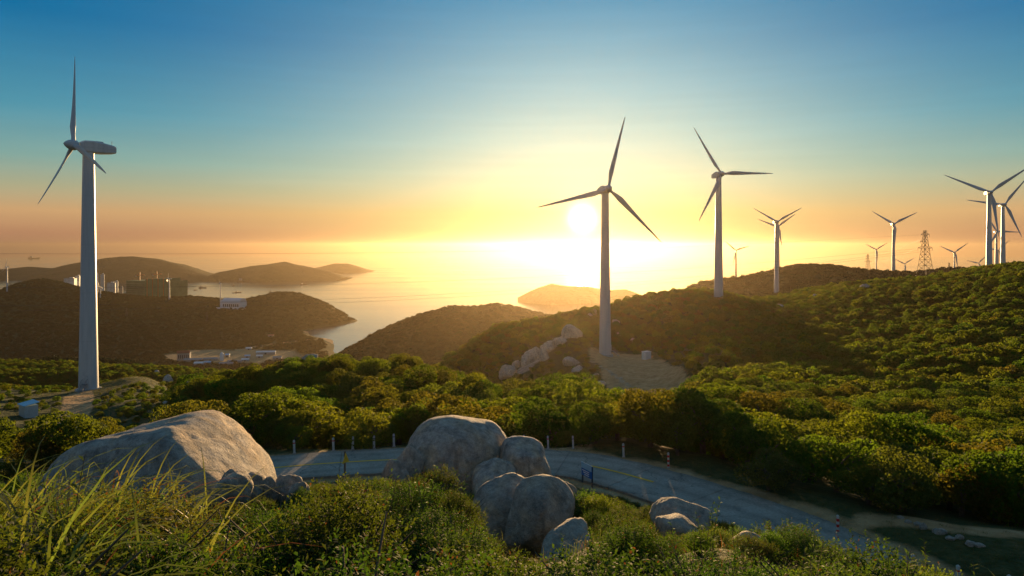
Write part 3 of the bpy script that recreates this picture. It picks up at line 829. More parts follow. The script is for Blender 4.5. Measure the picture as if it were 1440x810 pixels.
def turbine(px, D, base_py, hub_py, Rb, yaw, phi, label, z_sink=0.0, detail=1, x=None):
    Xb, Yb = (px - 720) / F * D, D
    zb = CAMZ - (base_py - HY) / F * D
    H = (base_py - hub_py) / F * D
    gz = CAMZ + ground(Xb, Yb)
    low = min(gz, zb) - .6
    o = empty('wind_turbine', (Xb, Yb, zb), yaw)
    tag(o, label, 'wind turbine', 'wind turbines on the hills')
    s_ = H / 60.0
    top = H - 1.3 * s_
    n_ = 40 if detail > 1 else (24 if detail else 12)
    r0, r1 = 2.2 * s_, 1.28 * s_
    prof = [(r0 * 1.0, low - zb), (r0, 0)] + [(r0 + (r1 - r0) * t ** .92, top * t) for t in np.linspace(.08, 1, 14)]
    tw = MB().lathe(prof, n_).build('tower', M['turbine'], o)
    ax = empty_part = None
    # nacelle: boxy hull tapering to the rear, axis along local -y (rotor side)
    k = s_
    secs = []
    for yy, w, zlo, zhi in ((-2.0, .95, -1.05, .95), (-1.2, 1.35, -1.35, 1.45), (.6, 1.5, -1.45, 1.55), (3.2, 1.45, -1.40, 1.25), (5.6, 1.2, -1.15, .85), (6.1, 1.0, -1.0, .7)):
        c_ = .3
        secs.append([(x_ * k, yy * k, z_ * k + H) for x_, z_ in ((-w, zlo + c_), (-w + c_, zlo), (w - c_, zlo), (w, zlo + c_), (w, zhi - c_), (w - c_, zhi), (-w + c_, zhi), (-w, zhi - c_))])
    na = MB().loft(secs, sm=False).build('nacelle', M['turbine'], o)
    if detail:
        MB().tube([(.5 * k, 5.2 * k, H + .8 * k), (.5 * k, 5.2 * k, H + 2.0 * k)], .05 * k, 6).tube([(.2 * k, 5.2 * k, H + 1.9 * k), (.8 * k, 5.2 * k, H + 1.9 * k)], .04 * k, 6).build('anemometer', M['darksteel'], na)
        MB().box((0, 2.2 * k, H + 1.45 * k), (1.6 * k, 1.8 * k, .35 * k)).build('roof_hatch', M['turbine'], na)
    # rotor, tilted back a little
    tilt = R(5)
    hub = obj('hub', MB().lathe([(1.0 * k, -.9 * k), (1.25 * k, -.5 * k), (1.3 * k, .3 * k), (1.05 * k, 1.1 * k), (.6 * k, 1.75 * k), (.15 * k, 2.1 * k), (.02, 2.15 * k)], n_).mesh('hub', M['turbine']), o, (0, -3.4 * k, H + .15 * k), (R(90) - tilt, 0, 0))
    key = (round(Rb, 1), detail == 0)
    if key not in _bl: _bl[key] = blade_mesh(key[0], 1.35 if detail == 0 else 1.0)
    for q in range(3):
        b = obj('blade', _bl[key], o, (0, -3.4 * k, H + .15 * k))
        m = Matrix.Rotation(-tilt, 4, 'X') @ Matrix.Rotation(R(phi + 120 * q), 4, 'Y')
        b.rotation_euler = m.to_euler()
    if detail > 1:
        MB().box((0, -r0 + .02, 2.75), (1.0, .16, 2.1)).build('door', M['sheet'], tw, rot=(0, 0, R(50)))
        st = MB()
        for sx in (-.55, .55):
            st.tube([(sx, -r0 - 3.0, -.1), (sx, -r0 - .9, 1.65), (sx, -r0 + .1, 1.65)], .07, 6)
            st.tube([(sx, -r0 - 3.0, .95), (sx, -r0 - .9, 2.75), (sx, -r0 + .1, 2.75)], .045, 6)
            for t in (0, .35, .7, 1): st.tube([(sx, -r0 - 3 + 2.1 * t, -.1 + 1.75 * t), (sx, -r0 - 3 + 2.1 * t, 1.0 + 1.75 * t)], .035, 6)
        stair = st.build('stair_frame', M['steel'], o, rot=(0, 0, R(50)))
        for t in range(7):
            MB().box((0, -r0 - 2.85 + .3 * t, .1 + .25 * t), (1.05, .28, .05)).build('tread', M['steel'], stair)
        MB().box((0, -r0 - .45, 1.66), (1.1, 1.0, .06)).build('landing', M['steel'], stair)
        MB().lathe([(r0 + .7, -.8), (r0 + .7, .12), (r0 + .45, .22)], 32).build('foundation', M['concrete'], o)
    KEEP.append((Xb, Yb, 4.5, 'clear'))
    return o

turbine(124.5, 170, 547, 207, 22.3, R(-37), -8, 'big white wind turbine on the far left, side on, with stairs at its foot', detail=2)
turbine(851, 249, 499, 267, 27.0, R(12), 15, 'tall wind turbine standing in the bare clearing just right of the sun', detail=2)
turbine(1010.5, 331, 420, 246, 25.6, R(8), -31, 'tall wind turbine with one blade pointing level to the right', detail=1)
turbine(1092, 600, 407, 312, 23.4, R(-4), -60, 'wind turbine with raised V blades in front of another rotor', detail=1)
turbine(1094, 820, 392, 319, 24.0, R(-14), -68, 'rotor and tower mostly hidden behind the V bladed turbine', detail=0)
turbine(1035, 1120, 391, 352, 22.8, R(-16), -48, 'small hazy turbine between two tall towers over the sea', detail=0)
turbine(1256.5, 720, 381, 315, 24.8, R(-10), -58, 'slim turbine to the left of the big lattice pylon', detail=0)
turbine(1232, 1330, 381, 351, 24.0, R(-4), -62, 'small turbine left of the slim turbine with one upright tower', detail=0)
turbine(1272, 1350, 388, 371, 22.0, R(-5), -62, 'tiny turbine low on the ridge between slim turbine and pylon', detail=0)
turbine(1342, 1050, 386, 355, 24.0, R(-3), -66, 'small turbine to the right of the big lattice pylon', detail=0)
turbine(1391, 372, 383, 271, 24.2, R(-14), -66, 'large dark turbine near the right edge, nearest of the cluster', detail=1)
turbine(1410.5, 452, 379, 288, 23.0, R(-10), -82, 'large turbine just right of the nearest one at the right edge', detail=1)
turbine(1401, 860, 381, 326, 26.0, R(-10), -28, 'hazy turbine seen between the two large towers at the right edge', detail=0)
turbine(1403.5, 1180, 382, 352, 24.0, R(-10), -75, 'faint small turbine lowest between the two large towers at right', detail=0)
turbine(1376, 1330, 386, 370, 21.5, R(-10), -76, 'tiny turbine low on the ridge left of the large right cluster', detail=0)
turbine(10, 1740, 402, 375.5, 22.0, R(-35), 0, 'distant turbine on the dark headland at the left edge', detail=0)
turbine(141, 1750, 433, 405, 20.0, R(-76), 35, 'distant turbine just right of the big left tower', detail=0)
turbine(238, 1840, 419, 392, 20.0, R(-70), -12, 'distant turbine right of the green netted building', detail=0)
turbine(310, 1900, 420, 399, 16.0, R(-60), -50, 'distant turbine behind the white barrel roofed hall', detail=0)

# ================================================================== PYLONS AND WIRES
def pylon(px, D, base_py, H, label, rz=0.2, thick=.16, wide=.17):
    Xb, Yb = (px - 720) / F * D, D; zb = CAMZ - (base_py - HY) / F * D
    o = empty('lattice_pylon', (Xb, Yb, zb), rz)
    tag(o, label, 'pylon', 'lattice power pylons')
    def hw(z): t = z / H; return H * (wide / 2 * (1 - t) ** 1.25 + .022)
    lv = [0] + [H * q for q in (.14, .27, .39, .50, .60, .69, .77, .85, .92, 1.0)]
    for a, b in ((-1, -1), (1, -1), (1, 1), (-1, 1)):
        MB().tube([(a * hw(z), b * hw(z), z - (.5 if z == 0 else 0)) for z in lv], thick, 4, sm=False).build('leg', M['darksteel'], o)
    for f_ in range(4):
        m = MB(); cs = [((-1, -1), (1, -1)), ((1, -1), (1, 1)), ((1, 1), (-1, 1)), ((-1, 1), (-1, -1))][f_]
        for z0, z1 in zip(lv[:-1], lv[1:]):
            A0 = (cs[0][0] * hw(z0), cs[0][1] * hw(z0), z0); B0 = (cs[1][0] * hw(z0), cs[1][1] * hw(z0), z0)
            A1 = (cs[0][0] * hw(z1), cs[0][1] * hw(z1), z1); B1 = (cs[1][0] * hw(z1), cs[1][1] * hw(z1), z1)
            m.tube([A0, B1], thick * .62, 4, sm=False); m.tube([B0, A1], thick * .62, 4, sm=False); m.tube([A1, B1], thick * .62, 4, sm=False)
        m.build('bracing', M['darksteel'], o)['kind'] = 'stuff'
    for zf, ln in ((.62, .21), (.76, .14), (.90, .12)):
        for sx in (-1, 1):
            z = H * zf; m = MB(); w = hw(z)
            if zf == .76 and sx == 1: continue
            tip = (sx * H * ln, 0, z + H * .015)
            for yy in (-1, 1):
                m.tube([(sx * w, yy * w, z), tip], thick * .7, 4, sm=False); m.tube([(sx * w, yy * w, z + H * .055), tip], thick * .6, 4, sm=False)
            m.tube([tip, (tip[0], 0, tip[2] - H * .05)], thick * .9, 5)
            m.build('cross_arm', M['darksteel'], o)
    return o
pylon(1301, 560, 391, 39, 'large dark lattice pylon on the ridge between turbines', .35, .17, .20)
pylon(1220.5, 1150, 385, 33, 'small lattice pylon left of the small turbine on ridge', .3, .2)
pylon(1335, 1400, 386, 24, 'tiny lattice pylon left of the small turbine beyond the large pylon', .3, .2)
pylon(178, 1560, 449, 26, 'faint lattice pylon on the dark slope below the green netted building', .3, .14)
pylon(380, 1900, 420, 24, 'faint lattice pylon on the dark headland right of the white hall', .3, .16)
pylon(291, 1560, 452, 22, 'faint lattice pylon on the slope below the white hall', .3, .12)

def wire(pts, label, r_=.05):
    """hung between surveyed points (px, py, D)"""
    P = [np.array(W(*q)) for q in pts]
    c_ = catmull(P, 24)
    m = MB().tube([tuple(q) for q in c_], r_, 5, cap=False)
    tag(m.build('power_cable', M['darksteel']), label, 'power cable', 'cables strung to the pylon')
wire([(-260, 356, 300), (240, 357, 380), (600, 354.5, 440), (960, 347, 500), (1301, 330, 560)], 'uppermost thin power cable crossing in front of the sea horizon', .05)
wire([(-260, 404, 300), (240, 403.5, 380), (600, 396, 440), (960, 378, 500), (1289, 350, 557)], 'thin power cable second from the top, crossing the bay', .06)
wire([(-260, 433, 300), (240, 426.5, 380), (600, 415, 440), (960, 391, 500), (1292, 352, 562)], 'thin power cable third from the top, across the dark headland', .06)
wire([(-260, 441, 306), (240, 433, 386), (600, 420, 446), (960, 395, 506), (1313, 352, 565)], 'lowest thin power cable across the dark headland', .06)
wire([(1213, 372, 1150), (1250, 366, 850), (1289, 349, 557)], 'slack cable between the small and large pylons', .05)
wire([(1213, 361, 1150), (1250, 354, 850), (1295, 337, 557)], 'upper slack cable between the small and large pylons', .05)

# ================================================================== BOULDERS
def boulder(name, loc, planes, label, mat='rock', p=12, sub=5, seed=0.0, amp=.05, rz=0.0, group=None, cat='boulder', parent=None, rel=True, lim=1.12, scale=None):
    bm = bmesh.new(); bmesh.ops.create_icosphere(bm, subdivisions=sub, radius=1.0)
    d = np.array([v.co for v in bm.verts]); fc = np.array([[v.index for v in f.verts] for f in bm.faces]); bm.free()
    acc = np.zeros(len(d))
    for nx_, ny_, nz_, h in planes:
        nn = np.array([nx_, ny_, nz_], float); nn /= np.linalg.norm(nn)
        acc += (np.maximum(d @ nn, 0) / h) ** p
    acc += (1.0 / (lim * max(q_[3] for q_ in planes))) ** p
    r_ = acc ** (-1.0 / p)
    size = r_.mean()
    P = d * r_[:, None]
    q = P / size
    if scale: P = P * np.array(scale)
    nz_ = fbm(q[:, 0] * 1.1 + seed, q[:, 1] * 1.1, q[:, 2] * 1.1 + seed, 3) * amp * 1.6 + fbm(q[:, 0] * 4 + seed, q[:, 1] * 4, q[:, 2] * 4, 4, .6) * amp * .7
    # weathering joints
    cr = np.abs(fbm(q[:, 0] * .9 + 9 + seed, q[:, 1] * .9, q[:, 2] * 1.4, 2)); nz_ -= np.exp(-(cr / .02) ** 2) * amp * .5
    P = P * (1 + nz_)[:, None]
    me = mesh_np(name, P, fc, M[mat], True)
    o = obj(name, me, parent, loc, (0, 0, rz))
    if label: tag(o, label, cat, group)
    return o
FOOT = []   # boulder footprints (x, y, rx, ry)
def BW(px, py, D): v = W(px, py, D); return (v.x, v.y, v.z)
def foot(c_, rx, ry): FOOT.append((c_[0], c_[1], rx, ry))

def rblob(seed, n_=15):
    g_ = random.Random(seed); out = []
    for i in range(n_):
        z_ = 1 - 2 * (i + .5) / n_; a_ = i * 2.39996 + g_.uniform(-.5, .5); q_ = math.sqrt(1 - z_ * z_)
        out.append((q_ * math.cos(a_), q_ * math.sin(a_), z_ + g_.uniform(-.15, .15), g_.uniform(.72, 1.0)))
    return out
def stone(name, px, py, D, dims, label, mat, seed, rot=(0, 0, 0), p=14, sub=4, amp=.07, cat='boulder', group=None, pad=.8):
    c_ = BW(px, py, D)
    gz = CAMZ + ground(c_[0], c_[1]) - .12
    if c_[2] - dims[2] * .8 > gz:          # reach down to the soil
        top = c_[2] + dims[2] * .85; c_ = (c_[0], c_[1], (top + gz) / 2); dims = (dims[0], dims[1], (top - gz) / 2 / .85)
    o = boulder(name, c_, rblob(seed), label, mat, p=p, sub=sub, seed=seed, amp=amp, cat=cat, group=group, scale=dims)
    o.rotation_euler = rot
    foot(c_, dims[0] * pad, dims[1] * pad)
    return o
# long grey boulder on the left
c_ = (-7.5, 15.2, CAMZ - 5.5)
boulder('boulder', c_, [(-.21, .05, .975, 1.52), (.59, .068, .80, 1.24), (-.30, -.85, .43, 1.22), (.98, .1, .1, 1.8), (.6, .75, .2, 2.9), (.3, -.93, .1, 1.75), (-.95, .1, .25, 2.9), (0, 1, .25, 2.9), (0, 0, -1, 1.2)],
        'long grey granite boulder with orange sunlit right flank, left foreground', p=9, seed=1.3, amp=.045, lim=1.4)
foot(c_, 2.3, 1.6); foot((-6.6, 16.6), 1.2, 1.6)
# domed boulder in the middle
c_ = BW(640, 655, 24.5)
boulder('boulder', c_, [(-.62, -.25, .74, 1.72), (-.1, -.45, .89, 1.58), (.55, -.28, .79, 1.78), (.1, .1, .99, 1.70), (.93, -.2, .3, 2.08), (.1, -.98, .2, 1.55), (-.6, -.75, .3, 1.75), (.6, -.78, .1, 1.6), (-.95, .1, .2, 2.05), (0, 1, .2, 1.9), (0, 0, -1, 1.3)],
        'big domed grey boulder with hollow in its top, beside the road', p=8, seed=5.1, amp=.04)
foot(c_, 2.2, 1.9)
c_ = BW(737, 656, 23.6)
boulder('boulder', c_, [(.1, -.2, .97, .70), (-.8, -.3, .5, .78), (.85, -.25, .45, .82), (.3, -.95, .1, .75), (-.5, -.85, .1, .8), (1, .3, 0, .92), (0, 1, .1, .95), (0, 0, -1, .9), (-1, .1, 0, .85)],
        'squat rounded boulder leaning on the right end of the domed boulder', seed=8.2, p=10, amp=.065, lim=1.3, rz=.1)
foot(c_, .9, .9)
c_ = BW(699, 676, 22.3)
boulder('boulder', c_, [(.35, -.35, .86, .34), (-.4, -.3, .86, .42), (.2, -.95, .2, .55), (1, -.1, .2, .62), (-1, -.1, .2, .75), (0, 1, .2, .7), (0, 0, -1, 1.4), (.8, 0, -.6, .9), (-.8, 0, -.6, .9)],
        'small wedge of rock jammed under the domed boulder', seed=3.3, p=10, sub=4, amp=.06)
foot(c_, .6, .6)
stone('boulder', 574, 645, 23.0, (.55, .5, .42), 'dark flat rock tucked against the left foot of the domed boulder', 'rock_dark', 6.6, (0, R(12), .3), pad=.4)
stone('boulder', 556, 660, 22.2, (.48, .4, .34), 'low dark rock left of the domed boulder, half in the leaves', 'rock_dark', 2.6, (0, R(-10), .8), pad=.4)
# pair of round boulders in front
c_ = BW(712, 722, 16.9)
boulder('boulder', c_, [(-.2, -.2, .95, .72), (-.8, -.4, .4, .72), (.5, -.3, .8, .68), (.1, -.98, .15, .7), (.9, -.1, .3, .9), (-.6, .8, .2, .8), (0, 1, .2, .9), (0, 0, -1, .9), (-.3, -.75, .6, .72)],
        'rounded brown boulder tucked behind the egg shaped boulder', 'rock_dark', seed=11.2, p=12, amp=.065, lim=1.3)
foot(c_, .9, .9)
c_ = BW(757, 731, 15.9)
boulder('boulder', c_, [(-.2, -.3, .92, .80), (-.75, -.6, .3, .58), (.62, -.35, .7, .78), (.3, -.95, -.1, .70), (.92, -.3, -.2, .68), (.7, -.6, .35, .70), (0, .9, .4, .85), (0, 0, -1, .85), (-.9, .3, .2, .72), (-.2, -.7, -.65, .72)],
        'egg shaped grey brown boulder split off by a deep crack', 'rock_dark', seed=12.9, p=11, amp=.06, lim=1.3)
foot(c_, .85, .9)
stone('boulder', 792, 782, 13.3, (.58, .95, .46), 'slanting slab of rock below the egg shaped boulder', 'rock_dark', 14.4, (R(24), R(-16), R(-28)), sub=5)
stone('boulder', 955, 722, 19.2, (.95, .75, .36), 'low flat rock slab catching light on its rim above the road', 'rock_dark', 15.7, (R(8), R(4), R(-12)), sub=5)
stone('boulder', 951, 742, 17.4, (.66, .62, .34), 'sloping brown rock in front of the low flat slab', 'rock_dark', 16.1, (R(10), R(22), R(20)))
stone('boulder', 1044, 778, 13.6, (.52, .45, .42), 'small pointed grey rock among leaves, bottom right of centre', 'rock', 17.9, (R(10), R(-20), 0))
stone('boulder', 797, 684, 24.0, (.55, .45, .34), 'small dark rock just left of the blue sign', 'rock_dark', 18.3, (0, R(-18), 0), pad=.5)
# rubble at the foot of the long boulder
for k, (px, py, D, s_, lb) in enumerate([(330, 686, 12.6, .34, 'smooth pale rock at the lower right foot of the long boulder'), (323, 678, 13.2, .26, 'dark stone between the long boulder and the pale rock'),
        (352, 681, 13.2, .30, 'blackish stone in the rubble right of the long boulder'), (376, 680, 13.4, .26, 'blunt stone at the right end of the rubble'), (404, 684, 13.6, .30, 'brown stone half hidden in leaves right of the rubble'), (420, 688, 13.2, .25, 'last small stone of the rubble towards the wooden sign')]):
    stone('rock', px, py, D, (s_ * random.uniform(.85, 1.2), s_, s_ * random.uniform(.65, .9)), lb, 'rock_dark' if k != 0 else 'rock', 20 + k * 1.7, (random.uniform(-.4, .4), random.uniform(-.4, .4), random.uniform(0, 3)), amp=.09, cat='rock', group='rubble by the long boulder', pad=.5)

def far_rock(px, py, w, h, label, mat='rock_pale', d0=60, n_=1, depth=None, group='boulders on the slopes', D=None, lift=.15):
    """w, h in photograph pixels"""
    x, y, z = hit(px, py, d0, 900) if D is None else ((px - 720) / F * D, D, CAMZ - (py - HY) / F * D)
    W_, H_ = w / F * y / 2, h / F * y
    dp = depth or W_ * .9
    sd = random.uniform(0, 40)
    o = boulder('boulder', (x, y, z + H_ * lift), rblob(sd, 13), label, mat, p=22, sub=4, seed=sd, amp=.13, group=group, scale=(W_ * 1.12, dp, H_ * .9), rz=0)
    o.rotation_euler = (random.uniform(-.2, .2), random.uniform(-.25, .25), random.uniform(-.5, .5))
    KEEP.append((x, y, W_ + 1.3, 'clear'))
    return o
far_rock(803, 472, 30, 14, 'pale crest rock at the top of the spine left of the clearing turbine')
far_rock(788, 484, 20, 9, 'pale rock just below the crest rock of the spine')
far_rock(772, 491, 24, 12, 'pale rock midway down the rocky spine')
far_rock(752, 505, 26, 20, 'tall cracked pale rock face on the rocky spine')
far_rock(766, 506, 14, 16, 'narrow pale rock right of the cracked rock face')
far_rock(740, 512, 18, 14, 'pale slab leaning on the left of the cracked rock face')
far_rock(728, 516, 14, 9, 'rounded rock at the lower end of the rocky spine', 'rock')
far_rock(715, 530, 24, 16, 'grey rock with dark hollow at the foot of the spine', 'rock')
far_rock(803, 512, 20, 10, 'pale outcrop below the turbine left of the clearing')
far_rock(812, 522, 16, 7, 'low pale outcrop in the gully left of the clearing')
far_rock(846, 542, 12, 6, 'small stone pile in the gully below the clearing')
far_rock(838, 530, 10, 5, 'small stone higher in the gully below the clearing')
far_rock(834, 442, 12, 7, 'pale rock on the slope left of the clearing turbine tower')
far_rock(829, 446, 8, 5, 'small pale rock low left of the tower on the slope')
far_rock(866, 456, 12, 7, 'pale rock on the slope right of the clearing turbine tower')
far_rock(870, 474, 10, 7, 'rounded rock right of the tower above the clearing')
far_rock(890, 482, 8, 6, 'small pale rock above the white cabinet')
far_rock(787, 452, 8, 4, 'tiny pale rock on the golden slope')
far_rock(781, 459, 6, 3.5, 'tiny rock below another on the golden slope')
far_rock(915, 414, 14, 4, 'low rock on the skyline left of the level bladed turbine')
far_rock(942, 409, 10, 4, 'small rock on the skyline nearer the level bladed turbine')
far_rock(1027, 423, 12, 6, 'pale rock at the foot of the level bladed turbine')
far_rock(1148, 420, 12, 7, 'white rock on the right hillside below the V bladed turbine')
far_rock(1216, 408, 15, 9, 'large pale boulder on the right ridge left of the pylon')
far_rock(1100, 433, 18, 4, 'long low rock ledge on the right hillside')
far_rock(1354, 397, 8, 7, 'reddish rock on the right hill below the nearest right turbine', 'rock')
far_rock(1288, 402, 8, 4, 'small grey rock on the right ridge below the pylon', 'rock')
far_rock(237, 538, 12, 10, 'pale standing boulder beyond the left turbine pad', 'rock_pale')
far_rock(263, 541, 9, 6, 'orange tinted low rock right of the standing boulder', 'rock_pale')
far_rock(221, 527, 9, 6, 'small grey block beyond the left turbine pad', 'rock')
far_rock(437, 505, 22, 7, 'blue grey boulder standing on the wooded skyline', 'rock', D=118)
far_rock(1300, 628, 10, 5, 'small pale rock in the dark wood on the right', 'rock', d0=50)
far_rock(1395, 545, 10, 6, 'small pale rock among bushes on right slope', 'rock')
far_rock(233, 478 + 90, 8, 4, 'little stone in the grass beside the track', 'rock')
for k in range(9):
    px, py = 8 + k * 4.2 + random.uniform(-2, 2), 606 + (k % 3) * 7 + random.uniform(-2, 2)
    far_rock(px, py, random.uniform(6, 11), random.uniform(4, 7), f'brown broken rock in the rubble heap by the left track, {ORDS[k]} from left', 'rock', group='rubble heap by the left track')
for k in range(10):
    px = 1262 + k * 13 + random.uniform(-5, 5); py = 728 + k * 4.6 + random.uniform(-3, 3)
    far_rock(px, py, random.uniform(7, 15), random.uniform(4, 8), f'brown stone in the bank behind the grass field, {ORDS[k]} from left', 'rock_dark', d0=24, group='stones of the right bank')

# ================================================================== SMALL BUILDINGS
# shed by the left track
x, y, z = hit(40, 586, 60, 300); o = empty('shed', (x, y, z), R(-38)); s_ = y / 130
tag(o, 'small pale metal shed beside the track at left edge', 'shed'); KEEP.append((x, y, 4.5, 'clear'))
MB().box((0, 0, 1.1), (3.2, 2.2, 2.4)).build('wall', M['sheet'], o)
rf = MB().add([(-1.8, -1.3, 2.32), (1.8, -1.3, 2.32), (1.8, 1.3, 2.75), (-1.8, 1.3, 2.75), (-1.8, -1.3, 2.42), (1.8, -1.3, 2.42), (1.8, 1.3, 2.85), (-1.8, 1.3, 2.85)], [(3, 2, 1, 0), (4, 5, 6, 7), (0, 1, 5, 4), (1, 2, 6, 5), (2, 3, 7, 6), (3, 0, 4, 7)]).build('roof', M['lightblue'], o)
MB().box((1.605, 0, 1.0), (.05, .9, 1.9)).build('door', M['sheet'], o)
# post by the shed
# transformer cabinet
x, y, z = hit(909, 505, 150, 300); o = empty('transformer_cabinet', (x, y, z), R(28))
tag(o, 'white transformer cabinet at the edge of the bare clearing', 'cabinet'); KEEP.append((x, y, 4, 'clear'))
MB().box((0, 0, 1.25), (2.6, 2.0, 2.7)).build('housing', M['white'], o)
MB().box((0, 0, 2.68), (2.8, 2.2, .16)).build('roof', M['sheet'], o)
for sx in (-.62, .62): MB().box((sx, -1.015, 1.3), (1.1, .04, 2.1)).build('door', M['white'], o)
MB().box((1.55, .2, .9), (.5, 1.2, 1.8)).build('cooling_fin_box', M['sheet'], o)
# curved guard rail of the lane below the clearing
lane = [W(937, 582, 128), W(934, 566, 148), W(936, 553, 168), W(942, 546, 178), W(953, 541, 186)]
lane = [(p_.x, p_.y, CAMZ + ground(p_.x, p_.y)) for p_ in lane]
lc = catmull(lane, 8)
o = empty('guard_rail', tuple(lc[0])); tag(o, 'curved pale guard rail beside the lane below the clearing', 'guard rail')
rel = [tuple(np.array(q) - lc[0]) for q in lc]
secs = [[(q[0] - .05, q[1], q[2] + .45), (q[0] + .05, q[1], q[2] + .45), (q[0] + .05, q[1], q[2] + .85), (q[0] - .05, q[1], q[2] + .85)] for q in rel]
MB().loft(secs, sm=False).build('rail', M['sheet'], o)
for q in rel[::3]: MB().box((q[0] + .15, q[1], q[2] + .35), (.14, .14, 1.0)).build('post', M['sheet'], o)
for q in lc[::3]: KEEP.append((q[0], q[1], 3.5, 'clear'))

# ---- far buildings
def tower_block(px, base_py, D, w_px, h_px, label, mat='white', rz=0.3, floors=9, bays=5):
    x, y = (px - 720) / F * D, D; k = D / F
    w, h = w_px * k, h_px * k; zb = CAMZ - (base_py - HY) * k
    gz = CAMZ + ground(x, y); drop = max(zb - gz + 3, 8)
    o = empty('apartment_building', (x, y, zb), rz); tag(o, label, 'building', 'far apartment blocks')
    d = w * .7
    MB().box((0, 0, (h - drop) / 2), (w, d, h + drop)).build('wall', M[mat], o)
    MB().box((0, 0, h + .6), (w * 1.03, d * 1.03, 1.2)).build('roof', M['concrete'], o)
    MB().box((w * .15, 0, h + 2.6), (w * .35, d * .5, 3)).build('stair_head', M[mat], o)
    for i in range(bays):
        for j in range(floors):
            if h_px < 12 and j > 4: break
            nm = MB().box((-w / 2 + (i + .5) * w / bays, -d / 2 - .05, (j + .6) * h / floors), (w / bays * .5, .25, h / floors * .5)).build('window', M['window'], o)
    return o
tower_block(135.5, 404, 2480, 5.5, 18, 'pale apartment tower just right of the big left turbine tower', rz=.5, floors=12, bays=3)
tower_block(144, 405, 2500, 5, 19, 'second pale apartment tower with lit crown right of the left turbine', rz=.5, floors=12, bays=3)
tower_block(156.5, 413, 2300, 10, 15, 'broad white apartment slab left of the green netted building', rz=.45, floors=9, bays=6)
tower_block(163.5, 413, 2330, 4.5, 17, 'narrow white slab against the broad white apartment slab', rz=.45, floors=9, bays=3)
tower_block(99, 396, 2460, 13, 4.5, 'low white housing row on the saddle left of the turbine', rz=.2, floors=3, bays=8)
tower_block(109.5, 396, 2500, 5, 8, 'white housing block left of the big turbine tower', rz=.3, floors=4, bays=3)
tower_block(170.5, 412, 2400, 4, 8, 'small grey block between white slab and green netted building', 'concrete', rz=.3, floors=4, bays=2)
# netted building under construction
D = 2010; k = D / F
x, y, zb = (188 - 720) * k, D, CAMZ - (417 - HY) * k
o = empty('netted_building', (x, y, zb), 0); tag(o, 'large building wrapped in green scaffold netting, on the headland crest', 'building')
def slab(name, px0, px1, y0, y1, top_py, mat, parent, dz=0):
    a, b = (px0 - 188) * k, (px1 - 188) * k; t = (417 - top_py) * k
    return MB().add([(a, y0, -25), (b, y1, -25), (b + 18, y1 + 60, -25), (a + 18, y0 + 60, -25), (a, y0, t), (b, y1, t), (b + 18, y1 + 60, t), (a + 18, y0 + 60, t)], [(3, 2, 1, 0), (4, 5, 6, 7), (0, 1, 5, 4), (1, 2, 6, 5), (2, 3, 7, 6), (3, 0, 4, 7)]).build(name, M[mat], parent)
slab('netted_wing', 172, 204, 20, 0, 395, 'green_net', o)
slab('netted_wing', 204.2, 222, 0, 40, 392.5, 'green_net', o)
slab('netted_wing', 222.2, 228, 44, 60, 397, 'green_net', o)
for q, px in enumerate((206, 211, 216, 221)): MB().box(((px - 188) * k, (px - 204) * 2.2 - 1.2, 20), (2.2, 1.0, 66)).build('hoist_strip', M['orange'], o)
for q in range(7): MB().box(((188 - 188) * k, 9, 1 + q * 6), (.01 + 33 * k, 2.0, .5), -.27).build('floor_edge', M['concrete'], o)
def crane(px, top_py, base_py, D, label, rz):
    k = D / F; H = (base_py - top_py) * k; x = (px - 720) * k; z = CAMZ - (base_py - HY) * k
    o = empty('tower_crane', (x, D, z), rz); tag(o, label, 'crane', 'tower cranes at the netted building')
    MB().box((0, 0, H / 2), (2.2, 2.2, H)).build('mast', M['orange'], o)
    MB().tube([(-12, 0, H * .86), (14, 0, H * .86 + 2)], 1.0, 4).build('jib', M['orange'], o)
    MB().box((0, 0, H + 1), (1.2, 1.2, 3), 0, .3).build('apex', M['orange'], o)
    MB().tube([(-11, 0, H * .86), (0, 0, H), (13, 0, H * .86 + 2)], .3, 4).build('tie_bar', M['orange'], o)
    MB().box((-11, 0, H * .86 - 1.5), (3.5, 2, 3)).build('counterweight', M['concrete'], o)
crane(196.5, 383, 414, 2045, 'left of two orange tower cranes at the netted building', .2)
crane(220.5, 382, 412, 2075, 'right of two orange tower cranes at the netted building', .3)
# white hall with barrel roof
D = 1760; k = D / F
x, y, zb = (328 - 720) * k, D, CAMZ - (434 - HY) * k
o = empty('white_hall', (x, y, zb), R(-10)); tag(o, 'white hall with grey barrel roof on a terrace, on the dark headland', 'building')
MB().box((0, 0, -7), (42 * k, 42, 18)).build('terrace', M['white'], o)
MB().box((0, -18, 3.3), (40 * k, 1.2, 2.0)).build('parapet', M['white'], o)
MB().box((0, 4, 9), (29 * k, 30, 14)).build('wall', M['white'], o)
n_ = 12; hw_ = 13 * k
secs = []
for sx in (-1, 1): secs.append([(sx * 14 * k, 4 + 15.5 * math.cos(math.pi * i / n_), 16.1 + 11 * math.sin(math.pi * i / n_)) for i in range(n_ + 1)])
MB().loft(secs, sm=False).build('barrel_roof', M['sheet'], o)
MB().box((-16 * k, 6, 10), (4 * k, 26, 24)).build('end_tower', M['white'], o)
for i in range(8): MB().box(((-11 + i * 3.1) * k, -11.1, 9), (1.9 * k, .4, 7)).build('window', M['window'], o)
